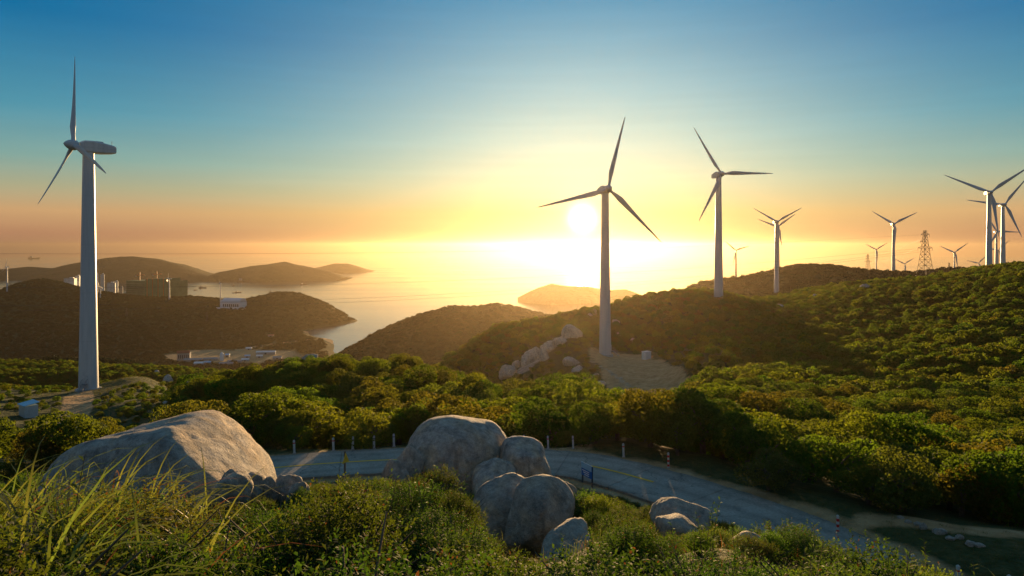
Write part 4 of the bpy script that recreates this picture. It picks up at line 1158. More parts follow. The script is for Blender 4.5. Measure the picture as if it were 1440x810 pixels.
# red roofed block with sign board
x, y, z = hit(259, 506, 900, 1700); k = y / F
o = empty('brick_building', (x, y, z), .25); tag(o, 'red brick block with long board on its roof at the foot of the headland', 'building')
MB().box((0, 0, 5), (16 * k, 12, 14)).build('wall', M['concrete'], o)
MB().box((0, -5.8, 14), (17 * k, 1, 4.5)).build('roof_board', M['brick'], o)
for i in range(6): MB().box(((-6.3 + i * 2.5) * k, -6.1, 6), (1.2 * k, .3, 6)).build('window', M['window'], o)
# works sheds
def works_shed(px, py, w, dpt, h, roof, label, rz=.15):
    x, y, z = hit(px, py, 700, 1900)
    w, dpt, h = w * .7, dpt * .75, h * .75
    o = empty('works_shed', (x, y, z), rz); tag(o, label, 'shed', 'sheds in the works yard')
    MB().box((0, 0, h / 2 - 1), (w, dpt, h + 2)).build('wall', M['concrete'], o)
    MB().add([(-w / 2 - .5, -dpt / 2 - .5, h), (w / 2 + .5, -dpt / 2 - .5, h), (w / 2 + .5, dpt / 2 + .5, h), (-w / 2 - .5, dpt / 2 + .5, h), (-w / 2 - .5, 0, h + 2.2), (w / 2 + .5, 0, h + 2.2)], [(0, 1, 5, 4), (2, 3, 4, 5), (0, 4, 3), (1, 2, 5), (3, 2, 1, 0)]).build('roof', M[roof], o)
    MB().box((0, -dpt / 2 - .1, h * .4), (3, .2, h * .7)).build('door', M['window'], o)
for a in ((320, 502, 9, 10, 5, 'lightblue', 'small pale blue roofed shed beside the white silo'), (345, 508, 16, 10, 4, 'white', 'white roofed shed at the front of the works yard'), (348, 503, 12, 8, 4, 'lightblue', 'pale blue shed behind the front white shed of the yard'),
          (374, 498, 46, 9, 5, 'white', 'long white roofed shed at the right of the works yard'), (365, 503, 14, 8, 4, 'white', 'white shed in front of the long shed'), (292, 512, 14, 9, 4, 'lightblue', 'blue roofed shed at the left of the works yard'),
          (280, 513, 20, 12, 4, 'white', 'leftmost white shed of the works yard'), (272, 508, 40, 14, 4, 'concrete', 'long low grey shed left of the yard'), (297, 507, 34, 12, 4, 'concrete', 'low grey shed behind the blue roofed shed'),
          (350, 492, 14, 7, 4, 'white', 'small white shed at the back of the works yard'), (381, 474, 16, 10, 5, 'brick', 'red roofed house on the lane above the works yard'), (330, 510, 30, 5, 3, 'bunker', 'low grey stack of panels in the yard'), (318, 513, 30, 5, 3, 'bunker', 'second grey stack of panels nearer in the yard'), (390, 505, 20, 8, 4, 'concrete', 'grey shed at right end of the yard')):
    works_shed(*a)
x, y, z = hit(312, 507, 700, 1900); o = empty('silo', (x, y, z)); tag(o, 'white silo standing in the works yard', 'silo')
MB().lathe([(3.2, -1), (3.2, 11), (1.0, 14)], 20).build('tank', M['white'], o); MB().tube([(3.4, 0, 0), (3.4, 0, 12)], .25, 6).build('ladder', M['steel'], o)

# ---- boats
def boat(px, py, L, label, rz=0.0, big=False):
    D = CAMZ * F / (py - HY); x = (px - 720) / F * D
    o = empty('boat', (x, D, 0), rz); tag(o, label, 'boat', 'boats on the bay')
    w = L * .2; h = L * .09
    secs = [[(t * L / 2, -w / 2 * f_ * .7, -.3), (t * L / 2, -w / 2 * f_, h * (1 + .5 * t * t)), (t * L / 2, w / 2 * f_, h * (1 + .5 * t * t)), (t * L / 2, w / 2 * f_ * .7, -.3)] for t, f_ in ((-1, .75), (-.6, 1), (.2, 1), (.7, .7), (1, .1))]
    MB().loft(secs, sm=False).build('hull', M['hullred'], o)
    MB().box((-L * .25, 0, h * 1.9), (L * .2, w * .7, h * 1.8)).build('cabin', M['bunker'], o)
    MB().tube([(-L * .12, 0, h), (-L * .12, 0, h * 4)], L * .008, 6).build('mast', M['darksteel'], o)
for a in ((285, 405, 34, 'fishing boat on the bay above the white hall', .2), (335, 411.5, 26, 'small boat with its cabin up, right of the white hall turbine', .1), (329, 412, 14, 'tiny boat just left of the small cabin boat', .4), (427, 400.5, 34, 'dark fishing boat alone in the middle of the bay', .15),
          (343, 396.3, 76, 'long low barge near the far shore of the bay', .05), (275, 408, 16, 'little boat left of the bay fishing boat', .3), (48, 364, 180, 'large hazy cargo ship near the horizon at far left', .05), (328, 402, 18, 'small boat below the long barge', .2)):
    boat(*a)

# ================================================================== VEGETATION
def rand_dirs(n_, up=0.0, g_=rng):
    d = g_.normal(size=(n_, 3)); d[:, 2] += up; return d / np.linalg.norm(d, axis=1, keepdims=True)
def leaf_quads(pos, nrm, ln, wd, fold=.25, axis=None, droop=0.0, g_=rng):
    """rhombic leaf faces at pos facing nrm; returns verts and quads"""
    n_ = len(pos)
    a = g_.normal(size=(n_, 3)) if axis is None else axis
    a = a - nrm * (a * nrm).sum(1, keepdims=True); a /= np.linalg.norm(a, axis=1, keepdims=True) + 1e-9
    b = np.cross(nrm, a)
    ln = np.broadcast_to(ln, (n_,))[:, None]; wd = np.broadcast_to(wd, (n_,))[:, None]
    v = np.empty((n_, 4, 3))
    v[:, 0] = pos - a * ln * .5
    v[:, 1] = pos + b * wd * .5 + nrm * wd * fold - a * ln * .05
    v[:, 2] = pos + a * ln * .5 - np.array([0, 0, 1.0]) * droop * ln
    v[:, 3] = pos - b * wd * .5 + nrm * wd * fold - a * ln * .05
    return v.reshape(-1, 3), np.arange(n_ * 4).reshape(n_, 4)

def crown_mesh(name, seed, rx, rz, lobes, leaves, leaf, mat, base=0.0, flat=.5, spread=.75, ratio=.6):
    g_ = np.random.default_rng(seed)
    c_ = g_.normal(size=(lobes, 3)); c_ /= np.linalg.norm(c_, axis=1, keepdims=True); c_ *= (g_.random((lobes, 1)) ** .5)
    c_[:, 2] = np.abs(c_[:, 2]) * 1.0 - .15
    c_ = c_ * np.array([rx * .74, rx * .74, rz * .66]); c_[:, 2] += base + rz * .35
    r_ = g_.uniform(.24, .46, lobes) * rx
    w_ = r_ ** 2; k = g_.choice(lobes, leaves, p=w_ / w_.sum())
    d = g_.normal(size=(leaves, 3)); d[:, 2] += .25; d /= np.linalg.norm(d, axis=1, keepdims=True)
    rad = r_[k] * (1 - .45 * g_.random(leaves) ** 2.2)
    pos = c_[k] + d * rad[:, None] * np.array([1, 1, .82])
    # keep leaves that are not buried deep in another lobe
    dd = np.linalg.norm(pos[:, None] - c_[None], axis=2) / r_[None]
    keep = dd.min(1) > .62
    pos, d = pos[keep], d[keep]
    nr_ = d + g_.normal(size=pos.shape) * spread; nr_ /= np.linalg.norm(nr_, axis=1, keepdims=True)
    v, f = leaf_quads(pos, nr_, leaf * g_.uniform(.7, 1.3, len(pos)), leaf * ratio * g_.uniform(.7, 1.2, len(pos)), .2, g_=g_)
    return mesh_np(name, v, f, M[mat])

def trunk_mesh(name, seed, h, r_, crown_r, limbs=4):
    g_ = random.Random(seed); m = MB()
    lean = (g_.uniform(-.3, .3), g_.uniform(-.3, .3))
    m.tube([(0, 0, -.6), (lean[0] * .3, lean[1] * .3, h * .35), (lean[0], lean[1], h * .75)], [r_ * 1.3, r_, r_ * .7], 7)
    for k in range(limbs):
        a = 2 * math.pi * k / limbs + g_.uniform(-.5, .5); z0 = h * g_.uniform(.3, .6)
        e = (math.cos(a) * crown_r * .65, math.sin(a) * crown_r * .65, h * g_.uniform(.85, 1.15))
        m.tube([(lean[0] * .5, lean[1] * .5, z0), (e[0] * .45, e[1] * .45, z0 + (e[2] - z0) * .6), e], [r_ * .6, r_ * .42, r_ * .15], 5)
    return m.mesh(name, M['bark'])

TREES = []   # (crown mesh, trunk mesh, kind)
for k in range(9):
    kind = ('evergreen', 'olive', 'fresh')[k % 3]; mat = ('leaf_a', 'leaf_b', 'leaf_c')[k % 3]
    TREES.append((crown_mesh('crown', 100 + k, 2.5, 2.6, 15 + k % 4 * 3, 7500, .19, mat, base=.7), trunk_mesh('trunk', 50 + k, 2.4, .13, 2.3), kind))
LOD1 = [crown_mesh('crown_mid', 200 + k, 2.5, 2.6, 12 + k % 3 * 2, 1500, .42, ('leaf_a', 'leaf_b', 'leaf_a', 'leaf_c')[k % 4], base=.3) for k in range(8)]
LOD2 = [crown_mesh('crown_far', 300 + k, 2.6, 2.2, 9, 320, .85, 'leaf_far', base=0) for k in range(5)]

def make_scatter(name, label, pts, rot, scl, idx, meshes, kind='stuff'):
    src = bpy.data.collections.new(name + '_forms')
    for i, m_ in enumerate(meshes):
        src.objects.link(bpy.data.objects.new(f'{name}_form_{i:02d}', m_))
    me = bpy.data.meshes.new(name); n_ = len(pts)
    me.vertices.add(n_); me.vertices.foreach_set('co', np.asarray(pts, np.float32).ravel())
    for nm, tp, arr in (('rot', 'FLOAT_VECTOR', rot), ('scl', 'FLOAT_VECTOR', scl)):
        me.attributes.new(nm, tp, 'POINT').data.foreach_set('vector', np.asarray(arr, np.float32).ravel())
    me.attributes.new('idx', 'INT', 'POINT').data.foreach_set('value', np.asarray(idx, np.int32))
    me.update()
    o = obj(name, me); tag(o, label, kind=kind)
    ng = bpy.data.node_groups.new(name + '_nodes', 'GeometryNodeTree')
    ng.interface.new_socket('Geometry', in_out='INPUT', socket_type='NodeSocketGeometry')
    ng.interface.new_socket('Geometry', in_out='OUTPUT', socket_type='NodeSocketGeometry')
    N, L = ng.nodes, ng.links
    gi, go = N.new('NodeGroupInput'), N.new('NodeGroupOutput')
    ci = N.new('GeometryNodeCollectionInfo'); ci.inputs['Collection'].default_value = src
    ci.inputs['Separate Children'].default_value = True; ci.inputs['Reset Children'].default_value = True
    ip = N.new('GeometryNodeInstanceOnPoints'); ip.inputs['Pick Instance'].default_value = True
    def attr(nm, tp):
        a = N.new('GeometryNodeInputNamedAttribute'); a.data_type = tp; a.inputs['Name'].default_value = nm; return a.outputs[0]
    er = N.new('FunctionNodeEulerToRotation'); L.new(attr('rot', 'FLOAT_VECTOR'), er.inputs[0])
    L.new(gi.outputs[0], ip.inputs['Points']); L.new(ci.outputs[0], ip.inputs['Instance'])
    L.new(attr('idx', 'INT'), ip.inputs['Instance Index']); L.new(er.outputs[0], ip.inputs['Rotation']); L.new(attr('scl', 'FLOAT_VECTOR'), ip.inputs['Scale'])
    L.new(ip.outputs[0], go.inputs[0])
    md = o.modifiers.new('scatter', 'NODES'); md.node_group = ng
    return o

# ridge visibility along each bearing, so that wholly hidden slopes stay bare
slope = (Z - CAMZ) / RR
runmax = np.maximum.accumulate(slope, axis=0)
def seen(x, y, z, h, margin=.012):
    r_ = np.hypot(x, y); t_ = np.arctan2(x, y)
    ti = np.clip(np.searchsorted(th, t_), 0, nt - 1); ri = np.clip(np.searchsorted(rr, r_ * .985) - 1, 0, nr - 1)
    return (z + h) / r_ > runmax[ri, ti] - margin
keep_xy = np.array([(a[0], a[1], a[2]) for a in KEEP])
def jgrid(D0, D1, sp, pxr=(-130, 1570)):
    xs0, xs1 = (pxr[0] - 720) / F * D1, (pxr[1] - 720) / F * D1
    gx, gy = np.meshgrid(np.arange(xs0, xs1, sp), np.arange(D0, D1, sp))
    x = gx.ravel() + rng.uniform(-.48, .48, gx.size) * sp; y = gy.ravel() + rng.uniform(-.48, .48, gx.size) * sp
    px = 720 + F * x / y
    k = (px > pxr[0]) & (px < pxr[1]) & (y > D0) & (y < D1)
    return x[k], y[k]
FIELD_LINE = [(17.5, 35.8), (21, 34.6), (26, 33.2), (32, 32)]
def wood_filter(x, y, z):
    dirt, grassy, rock, dr, field = masks(x, y)
    ok = ((dirt < .35) | ((dr > 3.5) & (dr < 5) & (rng.random(len(x)) < .4))) & ((grassy < .6) | ((dr < 8) & (field < .3) & (np.hypot(x, y) < 70) & (rng.random(len(x)) < .55))) & (rock < .5) & (dr > 3.5) & (z > -196)
    # nothing on the near side of the road
    near_side = (y < np.interp(x, RC[::-1, 0] if RC[0, 0] > RC[-1, 0] else RC[:, 0], RC[::-1, 1] if RC[0, 0] > RC[-1, 0] else RC[:, 1]))
    ok &= ~((np.hypot(x, y) < 60) & near_side & (x < 15.5))
    ok &= ~((y < np.interp(x, [q[0] for q in FIELD_LINE], [q[1] for q in FIELD_LINE]) + .8) & (x > 15.0) & (y < 40))
    for kx, ky, kr in keep_xy:
        ok &= np.hypot(x - kx, y - ky) > kr
    return ok

# --- wood within 200 m
x, y = jgrid(24, 215, 3.0)
z = z_ground(x, y)
ok = wood_filter(x, y, z) & seen(x, y, z, 5)
x, y, z = x[ok], y[ok], z[ok]
dens = fbm(x * .05, y * .05, 5.5, 3)
dr_ = seg_dist(x, y, RC[::3])
sc = rng.uniform(.65, 1.45, len(x)) * (1 + .35 * dens)
sc *= np.where(dr_ < 9, np.clip(.10 + .10 * dr_, .25, 1), 1.0)                   # lower bushes along the verge
pxs = 720 + F * x / y
lowzone = np.clip(1 - np.abs(seg_dist(x, y, TRACK) - 0) / 26, 0, 1)
sc *= 1 - .45 * lowzone
cl_ = seg_dist(x, y, [(39, 246), (40, 225), (39, 190), (15, 255)])
sc *= np.where(cl_ < 40, .45 + .55 * np.clip(cl_ / 40, 0, 1), 1.0)
leftz = (pxs < 250) & (y > 47)
sc = np.where(leftz, sc * np.where(y < 66, .55, .40), sc)
gap = rng.random(len(x)) < .06 + .10 * leftz + .25 * (cl_ < 30)
x, y, z, sc, pxs, dr_ = [q[~gap] for q in (x, y, z, sc, pxs, dr_)]
show = sc / y * ((pxs > -20) & (pxs < 1460))
order = np.argsort(-show)
indiv = order[:300]; rest = order[300:]
def region(px, y_, s_):
    side = 'left of the domed boulder' if px < 560 else ('behind the domed boulder' if px < 760 else ('beyond the yellow road dash' if px < 1000 else 'right of the banded posts'))
    if s_ < .62: row = 'verge bush'
    elif y_ < 62: row = 'front row tree'
    else: row = 'upslope tree'
    return row, side
ORD = {}
def ordinal(key, fmt):
    n_ = ORD[key] = ORD.get(key, 0) + 1
    w_ = ['first', 'second', 'third', 'fourth', 'fifth', 'sixth', 'seventh', 'eighth', 'ninth', 'tenth', 'eleventh', 'twelfth']
    t_ = w_[n_ - 1] if n_ <= 12 else f'{n_}' + ('th' if 10 < n_ % 100 < 14 else {1: 'st', 2: 'nd', 3: 'rd'}.get(n_ % 10, 'th'))
    return fmt.format(t_)
indiv = indiv[np.argsort(pxs[indiv])]
for q in indiv:
    k = random.randrange(len(TREES)); cm, tm, kind = TREES[k]
    row, side = region(pxs[q], y[q], sc[q])
    colr = {'evergreen': 'dark evergreen', 'olive': 'olive brown', 'fresh': 'bright green'}[kind]
    t_ = empty('bushy_tree', (x[q], y[q], CAMZ + z[q] - .15), random.uniform(0, 6.28))
    s_ = float(sc[q]); t_.scale = (s_ * random.uniform(.9, 1.2), s_ * random.uniform(.9, 1.2), s_ * random.uniform(.85, 1.15))
    obj('crown', cm, t_); obj('trunk', tm, t_)
    tag(t_, ordinal(f'{colr} {row} {side}', f'{colr} {row} {side}, {{}} from left'), 'tree', f'{colr} trees {side}')
def scat(name, label, x, y, z, s_, meshes, zoff=-.2, flat=(.85, 1.15)):
    n_ = len(x)
    rot = np.stack([rng.uniform(-.1, .1, n_), rng.uniform(-.1, .1, n_), rng.uniform(0, 6.28, n_)], -1)
    scl = np.stack([s_ * rng.uniform(.85, 1.25, n_), s_ * rng.uniform(.85, 1.25, n_), s_ * rng.uniform(*flat, n_)], -1)
    return make_scatter(name, label, np.stack([x, y, CAMZ + z + zoff], -1), rot, scl, rng.integers(0, len(meshes), n_), meshes)
r1 = rest[y[rest] < 120]; r2 = rest[y[rest] >= 120]
scat('woodland', 'rest of the green wood on the near shoulders', x[r1], y[r1], z[r1], sc[r1], [t_[0] for t_ in TREES])
X2 = [x[r2]]; Y2 = [y[r2]]; Z2 = [z[r2]]; S2 = [sc[r2]]
# --- 215 to 480 m
x, y = jgrid(215, 480, 3.3); z = z_ground(x, y)
ok = wood_filter(x, y, z) & seen(x, y, z, 5) & (rng.random(len(x)) > .05)
x, y, z = x[ok], y[ok], z[ok]
cl_ = seg_dist(x, y, [(39, 246), (40, 225), (39, 190), (10, 255)])
sc = rng.uniform(.5, 1.2, len(x)) * (1 + .3 * fbm(x * .03, y * .03, 8.5, 3)) * np.where(cl_ < 45, .42 + .58 * np.clip(cl_ / 45, 0, 1), 1.0)
X2.append(x); Y2.append(y); Z2.append(z); S2.append(sc)
X2, Y2, Z2, S2 = [np.concatenate(q) for q in (X2, Y2, Z2, S2)]
scat('hillside_wood', 'dense scrub wood covering the middle hillsides', X2, Y2, Z2, S2, LOD1, -.3)
# --- beyond
x1, y1 = jgrid(480, 1050, 6.0); s1 = rng.uniform(.9, 1.7, len(x1))
x2, y2 = jgrid(1050, 2100, 11.0); s2 = rng.uniform(1.5, 2.8, len(x2))
x, y, sc = np.concatenate([x1, x2]), np.concatenate([y1, y2]), np.concatenate([s1, s2])
z = z_ground(x, y); dirt, grassy, rock, dr, field = masks(x, y)
ok = (dirt < .3) & (z > -197.5) & seen(x, y, z, 8)
yard_d = np.hypot(x + 475, y - 1190)
x, y, z, sc = x[ok], y[ok], z[ok], sc[ok]
scat('distant_wood', 'distant scrub wood covering the far hillsides', x, y, z, sc, LOD2, -.8, (.6, .95))

# ------------------------------------------------------------------ foreground shrubs
def shrub_mesh(name, seed, rx, rz, twigs, per, leaf, mat, wide=.5):
    """dome of twigs whose tips carry whorls of leaves"""
    g_ = np.random.default_rng(seed)
    nl = 9; c_ = g_.normal(size=(nl, 3)); c_ /= np.linalg.norm(c_, axis=1, keepdims=True); c_ *= g_.random((nl, 1)) ** .5
    c_ = c_ * np.array([rx * .55, rx * .55, rz * .35]); c_[:, 2] = np.abs(c_[:, 2]) + rz * .42
    r_ = g_.uniform(.36, .52, nl) * rx
    k = g_.integers(0, nl, twigs); d = g_.normal(size=(twigs, 3)); d[:, 2] += .45; d /= np.linalg.norm(d, axis=1, keepdims=True)
    rad = r_[k] * (1.08 - .5 * g_.random(twigs) ** 2)
    tip = c_[k] + d * rad[:, None]
    dd = np.linalg.norm(tip[:, None] - c_[None], axis=2) / r_[None]; kp = (dd.min(1) > .55) & (tip[:, 2] > .02)
    tip, d = tip[kp], d[kp]
    td = d + np.array([0, 0, .7]) + g_.normal(size=d.shape) * .35; td /= np.linalg.norm(td, axis=1, keepdims=True)
    n_ = len(tip)
    L_ = g_.uniform(.10, .24, n_)
    t_ = np.tile(np.linspace(.0, 1, per), n_); tw = np.repeat(np.arange(n_), per)
    ang_ = np.tile(np.arange(per) * 2.4, n_) + np.repeat(g_.random(n_) * 6.28, per)
    a = np.cross(td, g_.normal(size=td.shape)); a /= np.linalg.norm(a, axis=1, keepdims=True); b = np.cross(td, a)
    out = a[tw] * np.cos(ang_)[:, None] + b[tw] * np.sin(ang_)[:, None]
    lift = .35 + .75 * t_[:, None]
    ax_ = out + td[tw] * lift + g_.normal(size=out.shape) * .18; ax_ /= np.linalg.norm(ax_, axis=1, keepdims=True)
    ln = leaf * (1.15 - .45 * t_) * g_.uniform(.75, 1.2, len(tw))
    pos = tip[tw] - td[tw] * (L_[tw] * (1 - t_))[:, None] + ax_ * (ln * .5)[:, None]
    nr_ = np.cross(ax_, np.cross(td[tw], ax_)) + g_.normal(size=ax_.shape) * .25; nr_ /= np.linalg.norm(nr_, axis=1, keepdims=True)
    v, f = leaf_quads(pos, nr_, ln, ln * wide, .14, axis=ax_, droop=.06, g_=g_)
    return mesh_np(name, v, f, M[mat])
def twig_mesh(name, seed, rx, rz, n_=16):
    g_ = random.Random(seed); m = MB()
    for k in range(n_):
        a = g_.uniform(0, 6.28); q = g_.uniform(.2, .85) * rx; e = (math.cos(a) * q, math.sin(a) * q, rz * g_.uniform(.6, .95))
        m.tube([(math.cos(a) * .05, math.sin(a) * .05, -.1), (e[0] * .4, e[1] * .4, e[2] * .55), e], [.018, .012, .004], 4, cap=False)
    return m.mesh(name, M['bark'])
SHRUBS = []
for k, (mat, leaf, tw, per, rx, rz, wide, kind) in enumerate([
        ('leaf_near', .040, 1150, 11, .85, .95, .50, 'glossy dark'), ('leaf_near2', .036, 1300, 11, .80, .85, .52, 'olive bronze'), ('leaf_near', .046, 1000, 11, .90, 1.0, .46, 'glossy dark'),
        ('leaf_near3', .056, 700, 11, .70, .85, .40, 'bright green'), ('leaf_near2', .032, 1500, 11, .85, .80, .55, 'olive bronze'), ('leaf_near', .036, 1350, 11, .80, .9, .5, 'glossy dark'), ('leaf_near3', .044, 950, 11, .75, .8, .48, 'bright green')]):
    SHRUBS.append((shrub_mesh('foliage', 400 + k, rx, rz, tw, per, leaf, mat, wide), twig_mesh('stems', 450 + k, rx, rz), kind, rx, rz))

S1 = [(-100, 690), (0, 695), (60, 700), (110, 690), (160, 678), (215, 694), (255, 712), (300, 716), (330, 704), (380, 694), (430, 682), (480, 672), (540, 668), (570, 656), (600, 650), (640, 648), (672, 662), (690, 684), (700, 712), (712, 735), (728, 775), (760, 802), (800, 815), (822, 790), (830, 705), (842, 684), (862, 682), (890, 692), (915, 708), (932, 742), (960, 752), (985, 716), (1010, 718), (1030, 745), (1060, 752), (1080, 730), (1110, 724), (1150, 744), (1190, 758), (1230, 772), (1290, 786), (1350, 800), (1440, 812), (1560, 820)]
S2_ = [(-100, 660), (0, 660), (400, 676), (480, 680), (560, 672), (600, 680), (700, 690), (740, 690), (800, 684), (850, 692), (900, 704), (1000, 726), (1100, 756), (1200, 800), (1440, 900), (1560, 900)]
def sky1(px, y_): 
    A = S1 if y_ < 19.5 else S2_
    return np.interp(px, [a[0] for a in A], [a[1] for a in A])
def in_boulder(x, y, pad=.25):
    return any(((x - a) / (rx + pad)) ** 2 + ((y - b) / (ry + pad)) ** 2 < 1 for a, b, rx, ry in FOOT)
placed = []
def fsector(px, y_):
    h = 'along the left edge' if px < 130 else ('in front of the long boulder' if px < 420 else ('in the bottom centre' if px < 620 else ('around the round boulders' if px < 840 else ('left of the flat rocks' if px < 1000 else 'in the lower right'))))
    d = 'nearest' if y_ < 7 else ('mid thicket' if y_ < 12 else ('back of thicket' if y_ < 20 else 'below the road'))
    return f'{d} {h}'
cand = []
for D0, D1, sp in ((3.3, 9, .72), (9, 20, 1.0), (20, 41, 1.5)):
    x, y = jgrid(D0, D1, sp, (-110, 1540)); cand.append(np.stack([x, y], -1))
cand = np.concatenate(cand); cand = cand[np.argsort(cand[:, 1])]
cz = z_ground(cand[:, 0], cand[:, 1]); cdr = seg_dist(cand[:, 0], cand[:, 1], RC[::3])
bright = fbm(cand[:, 0] * .35, cand[:, 1] * .35, 4.4, 3)
UNDER = []
for (bx, by), bz, bd, br in zip(cand, cz, cdr, bright):
    near_side = by < np.interp(bx, RC[:, 0][:150], RC[:, 1][:150]) if bx < 15 else by < 26
    if bd < 3.5 or not near_side: continue
    if in_boulder(bx, by): continue
    if any(math.hypot(bx - kx, by - ky) < kr for kx, ky, kr in keep_xy): continue
    px = 720 + F * bx / by
    k = random.choice([0, 2, 5, 0, 5] if br < .0 else ([1, 4, 1, 6] if br < .22 else [3, 6, 3, 1]))
    fol, stem, kind, rx, rz = SHRUBS[k]
    u_ = random.random(); s_ = random.uniform(1.35, 1.85) if u_ < .22 else (random.uniform(.75, 1.15) if u_ < .68 else random.uniform(.42, .62))
    okb = False
    while s_ > .30:
        okb = all(bz + s_ * rz * pr <= -(sky1(px + dx * s_ * rx * 1.1 * F / by, by) - HY) / F * by for dx, pr in ((-1, .45), (-.7, .8), (-.35, 1), (0, 1.08), (.35, 1), (.7, .8), (1, .45)))
        if okb: break
        s_ *= .9
    if not okb: continue
    placed.append((bx, by, bz, px, s_, k))
print('foreground shrubs', len(placed))
placed.sort(key=lambda q: -q[4] / q[1] * (1 if -20 < q[3] < 1460 else .1))
for q in sorted(placed[:300], key=lambda w_: w_[3]):
    bx, by, bz, px, s_, k = q; fol, stem, kind, rx, rz = SHRUBS[k]
    o = empty('leafy_shrub', (bx, by, CAMZ + bz - .05), random.uniform(0, 6.28))
    o.scale = (s_ * random.uniform(.9, 1.2), s_ * random.uniform(.9, 1.2), s_)
    obj('foliage', fol, o); obj('stems', stem, o)
    sec = fsector(px, by)
    tag(o, ordinal(f'{kind} {sec}', f'{kind} shrub {sec}, {{}} from left'), 'shrub', f'{kind} shrubs {sec}')
rest_s = placed[300:]
if rest_s:
    A = np.array([(q[0], q[1], q[2], q[4], q[5]) for q in rest_s])
    make_scatter('shrubbery', 'remaining low shrubs filling gaps on the near slope', np.stack([A[:, 0], A[:, 1], CAMZ + A[:, 2] - .05], -1), np.stack([A[:, 0] * 0, A[:, 0] * 0, rng.uniform(0, 6.28, len(A))], -1), np.repeat(A[:, 3:4], 3, 1), A[:, 4].astype(int), [q[0] for q in SHRUBS])

# ------------------------------------------------------------------ grasses
def blades_mesh(name, seed, n_, L0, L1, wd, arch, mat, spread=.10, seg=7):
    g_ = np.random.default_rng(seed); V = []; Fq = []
    for k in range(n_):
        a = g_.uniform(0, 6.28); L_ = g_.uniform(L0, L1); ar = arch * g_.uniform(.5, 1.4)
        bx, by = g_.normal(0, spread, 2); dx, dy = math.cos(a), math.sin(a); el = R(g_.uniform(68, 88)); p_ = np.array([bx, by, -.05])
        st = L_ / seg; base = len(V); tw = g_.uniform(-.4, .4)
        for i in range(seg + 1):
            t = i / seg; w = wd * (1 - t ** 1.6) * (.55 + .9 * min(t * 3, 1) * .5) + .0005
            sx, sy = -dy * math.cos(tw * t) , dx * math.cos(tw * t)
            V.append((p_[0] - sx * w / 2, p_[1] - sy * w / 2, p_[2] - w * .15)); V.append((p_[0] + sx * w / 2, p_[1] + sy * w / 2, p_[2] + w * .15))
            p_ = p_ + np.array([dx * math.cos(el), dy * math.cos(el), math.sin(el)]) * st
            el -= ar / seg * (1 + 1.2 * t)
        for i in range(seg):
            b = base + 2 * i; Fq.append((b, b + 1, b + 3, b + 2))
    return mesh_np(name, np.array(V), np.array(Fq), M[mat])
TUFTS = [blades_mesh('blades', 500 + k, 20 + 4 * k, .8, 1.5, .021, 1.9, 'grass', .10) for k in range(4)]
LAWN = [blades_mesh('blades_short', 520 + k, 26, .12, .36, .010, 1.5, 'lawn', .13, 3) for k in range(3)]
def shoot_mesh(name, seed, n_stem, h, leaf, mat):
    g_ = np.random.default_rng(seed); P, Nn, A, Ls = [], [], [], []; m = MB()
    for s__ in range(n_stem):
        a = g_.uniform(0, 6.28); ln = g_.uniform(.05, .28); H = h * g_.uniform(.65, 1.1); bx, by = g_.normal(0, .07, 2)
        pts = [(bx + math.cos(a) * ln * t * t * H, by + math.sin(a) * ln * t * t * H, H * t) for t in np.linspace(-.05, 1, 6)]
        m.tube(pts, [.007, .006, .005, .004, .003, .002], 4, cap=False)
        for i in range(int(H / .05)):
            t = .25 + .75 * i / (H / .05); q = np.array([bx + math.cos(a) * ln * t * t * H, by + math.sin(a) * ln * t * t * H, H * t])
            b = i * 2.4 + g_.uniform(-.4, .4); ax_ = np.array([math.cos(b), math.sin(b), .75 - .2 * g_.random()]); ax_ /= np.linalg.norm(ax_)
            L_ = leaf * g_.uniform(.7, 1.2) * (1.15 - .6 * t)
            P.append(q + ax_ * L_ * .5); A.append(ax_); Ls.append(L_); nn = np.cross(ax_, np.cross([0, 0, 1.0], ax_)); Nn.append(nn / np.linalg.norm(nn))
    v, f = leaf_quads(np.array(P), np.array(Nn), np.array(Ls), np.array(Ls) * .27, .12, axis=np.array(A), droop=.14, g_=g_)
    return mesh_np(name, v, f, M[mat]), m.mesh('stem', M['bark'])
SHOOTS = [shoot_mesh('leaves', 540 + k, 3 + k, .8 + .1 * k, .13, 'leaf_near3') for k in range(4)]

GR = {}
def put(kindname, meshes, px, D, s_, label, cat, group, lim_py=None):
    x_ = (px - 720) / F * D
    if in_boulder(x_, D, .05): return
    z_ = ground(x_, D)
    hh_ = (.95 if kindname == 'leafy_shoot' else .75) * s_
    if HY - F * (z_ + hh_) / D < sky1(px, D) - (22 if kindname == 'leafy_shoot' else (75 if px < 270 else 10)): return
    o = empty(kindname, (x_, D, CAMZ + z_), random.uniform(0, 6.28)); o.scale = (s_,) * 3
    for nm, m_ in meshes: obj(nm, m_, o)
    tag(o, label, cat, group); GR.setdefault(label, []).append((px, o))
for k in range(84):
    if k < 54: px = random.uniform(-30, 260); D = random.uniform(5.0, 10.5)
    elif k < 66: px = random.uniform(250, 640); D = random.uniform(4.2, 8)
    elif k < 72: px = random.uniform(820, 1040); D = random.uniform(5, 9)
    else: px = random.uniform(1180, 1440); D = random.uniform(5.5, 9)
    left = px < 130
    sec = fsector(px, D)
    put('grass_tuft', [('blades', random.choice(TUFTS))], px, D, random.uniform(.9, 1.5) * (1.25 if k < 54 else .85), f'long arching grass tuft {sec}', 'grass tuft', f'grass tufts {sec}')
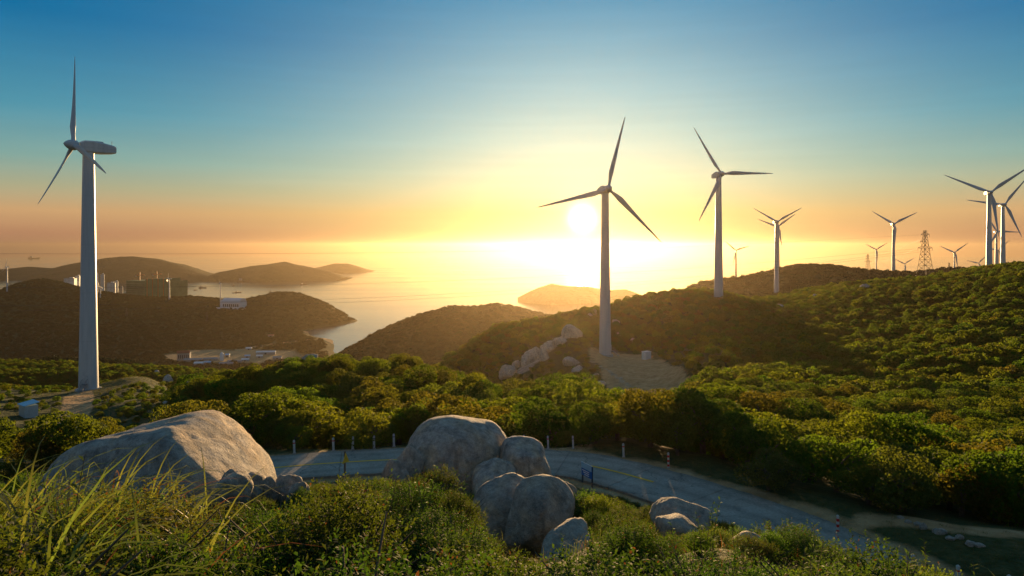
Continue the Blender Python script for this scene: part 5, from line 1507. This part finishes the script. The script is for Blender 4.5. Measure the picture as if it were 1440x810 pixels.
for k in range(110):
    if k < 26: px = random.uniform(-10, 400); D = random.uniform(5, 10)
    elif k < 54: px = random.uniform(400, 700); D = random.uniform(5, 11)
    elif k < 76: px = random.uniform(815, 1120); D = random.uniform(6, 13)
    else: px = random.uniform(1120, 1440); D = random.uniform(5.5, 10)
    lv, st = random.choice(SHOOTS); sec = fsector(px, D)
    put('leafy_shoot', [('leaves', lv), ('stem', st)], px, D, random.uniform(.9, 1.45), f'narrow leaved bright shoot {sec}', 'plant', f'leafy shoots {sec}')

for lb, lst in GR.items():
    for px, o in sorted(lst, key=lambda w_: w_[0]): o['label'] = ordinal(lb, lb + ', {} from left')

# short rough grass on verges, field and pads
x, y = jgrid(4, 60, .62, (-60, 1500)); z = z_ground(x, y); dirt, grassy, rock, dr, field = masks(x, y)
ok = (grassy > .35) & (dr > 2.95) & (rng.random(len(x)) < np.where(dirt > .4, .25, .85))
lp_ = [(x[ok], y[ok], z[ok], rng.uniform(.7, 1.3, ok.sum()))]
x, y = jgrid(60, 200, 1.2, (-60, 400)); z = z_ground(x, y); dirt, grassy, rock, dr, field = masks(x, y)
ok = (grassy > .35) & (rng.random(len(x)) < np.where(dirt > .4, .15, .95)); lp_.append((x[ok], y[ok], z[ok], rng.uniform(1.0, 2.0, ok.sum())))
x, y = jgrid(3, 22, .55, (-100, 1540)); z = z_ground(x, y); lp_.append((x, y, z, rng.uniform(.7, 1.3, len(x))))
x, y, z, sc = [np.concatenate(q) for q in zip(*lp_)]
scat('rough_grass', 'short rough grass on the verges and between shrubs', x, y, z, sc, LAWN, 0)

# ------------------------------------------------------------------ the air
def build_haze():
    t = NT('haze_air')
    pv = t.node('ShaderNodeVolumePrincipled', {'Color': (.44, .35, .235, 1), 'Density': HAZE, 'Anisotropy': HAZE_G})
    t.l.new(pv.outputs[0], t.out.inputs['Volume'])
    b = MB().box((0, 0, 110), (34000, 34000, 330))
    o = b.build('haze', t.m)
    tag(o, 'thin golden evening haze in the air', kind='stuff')
HAZE, HAZE_G = 0.60e-4, .80
build_haze()
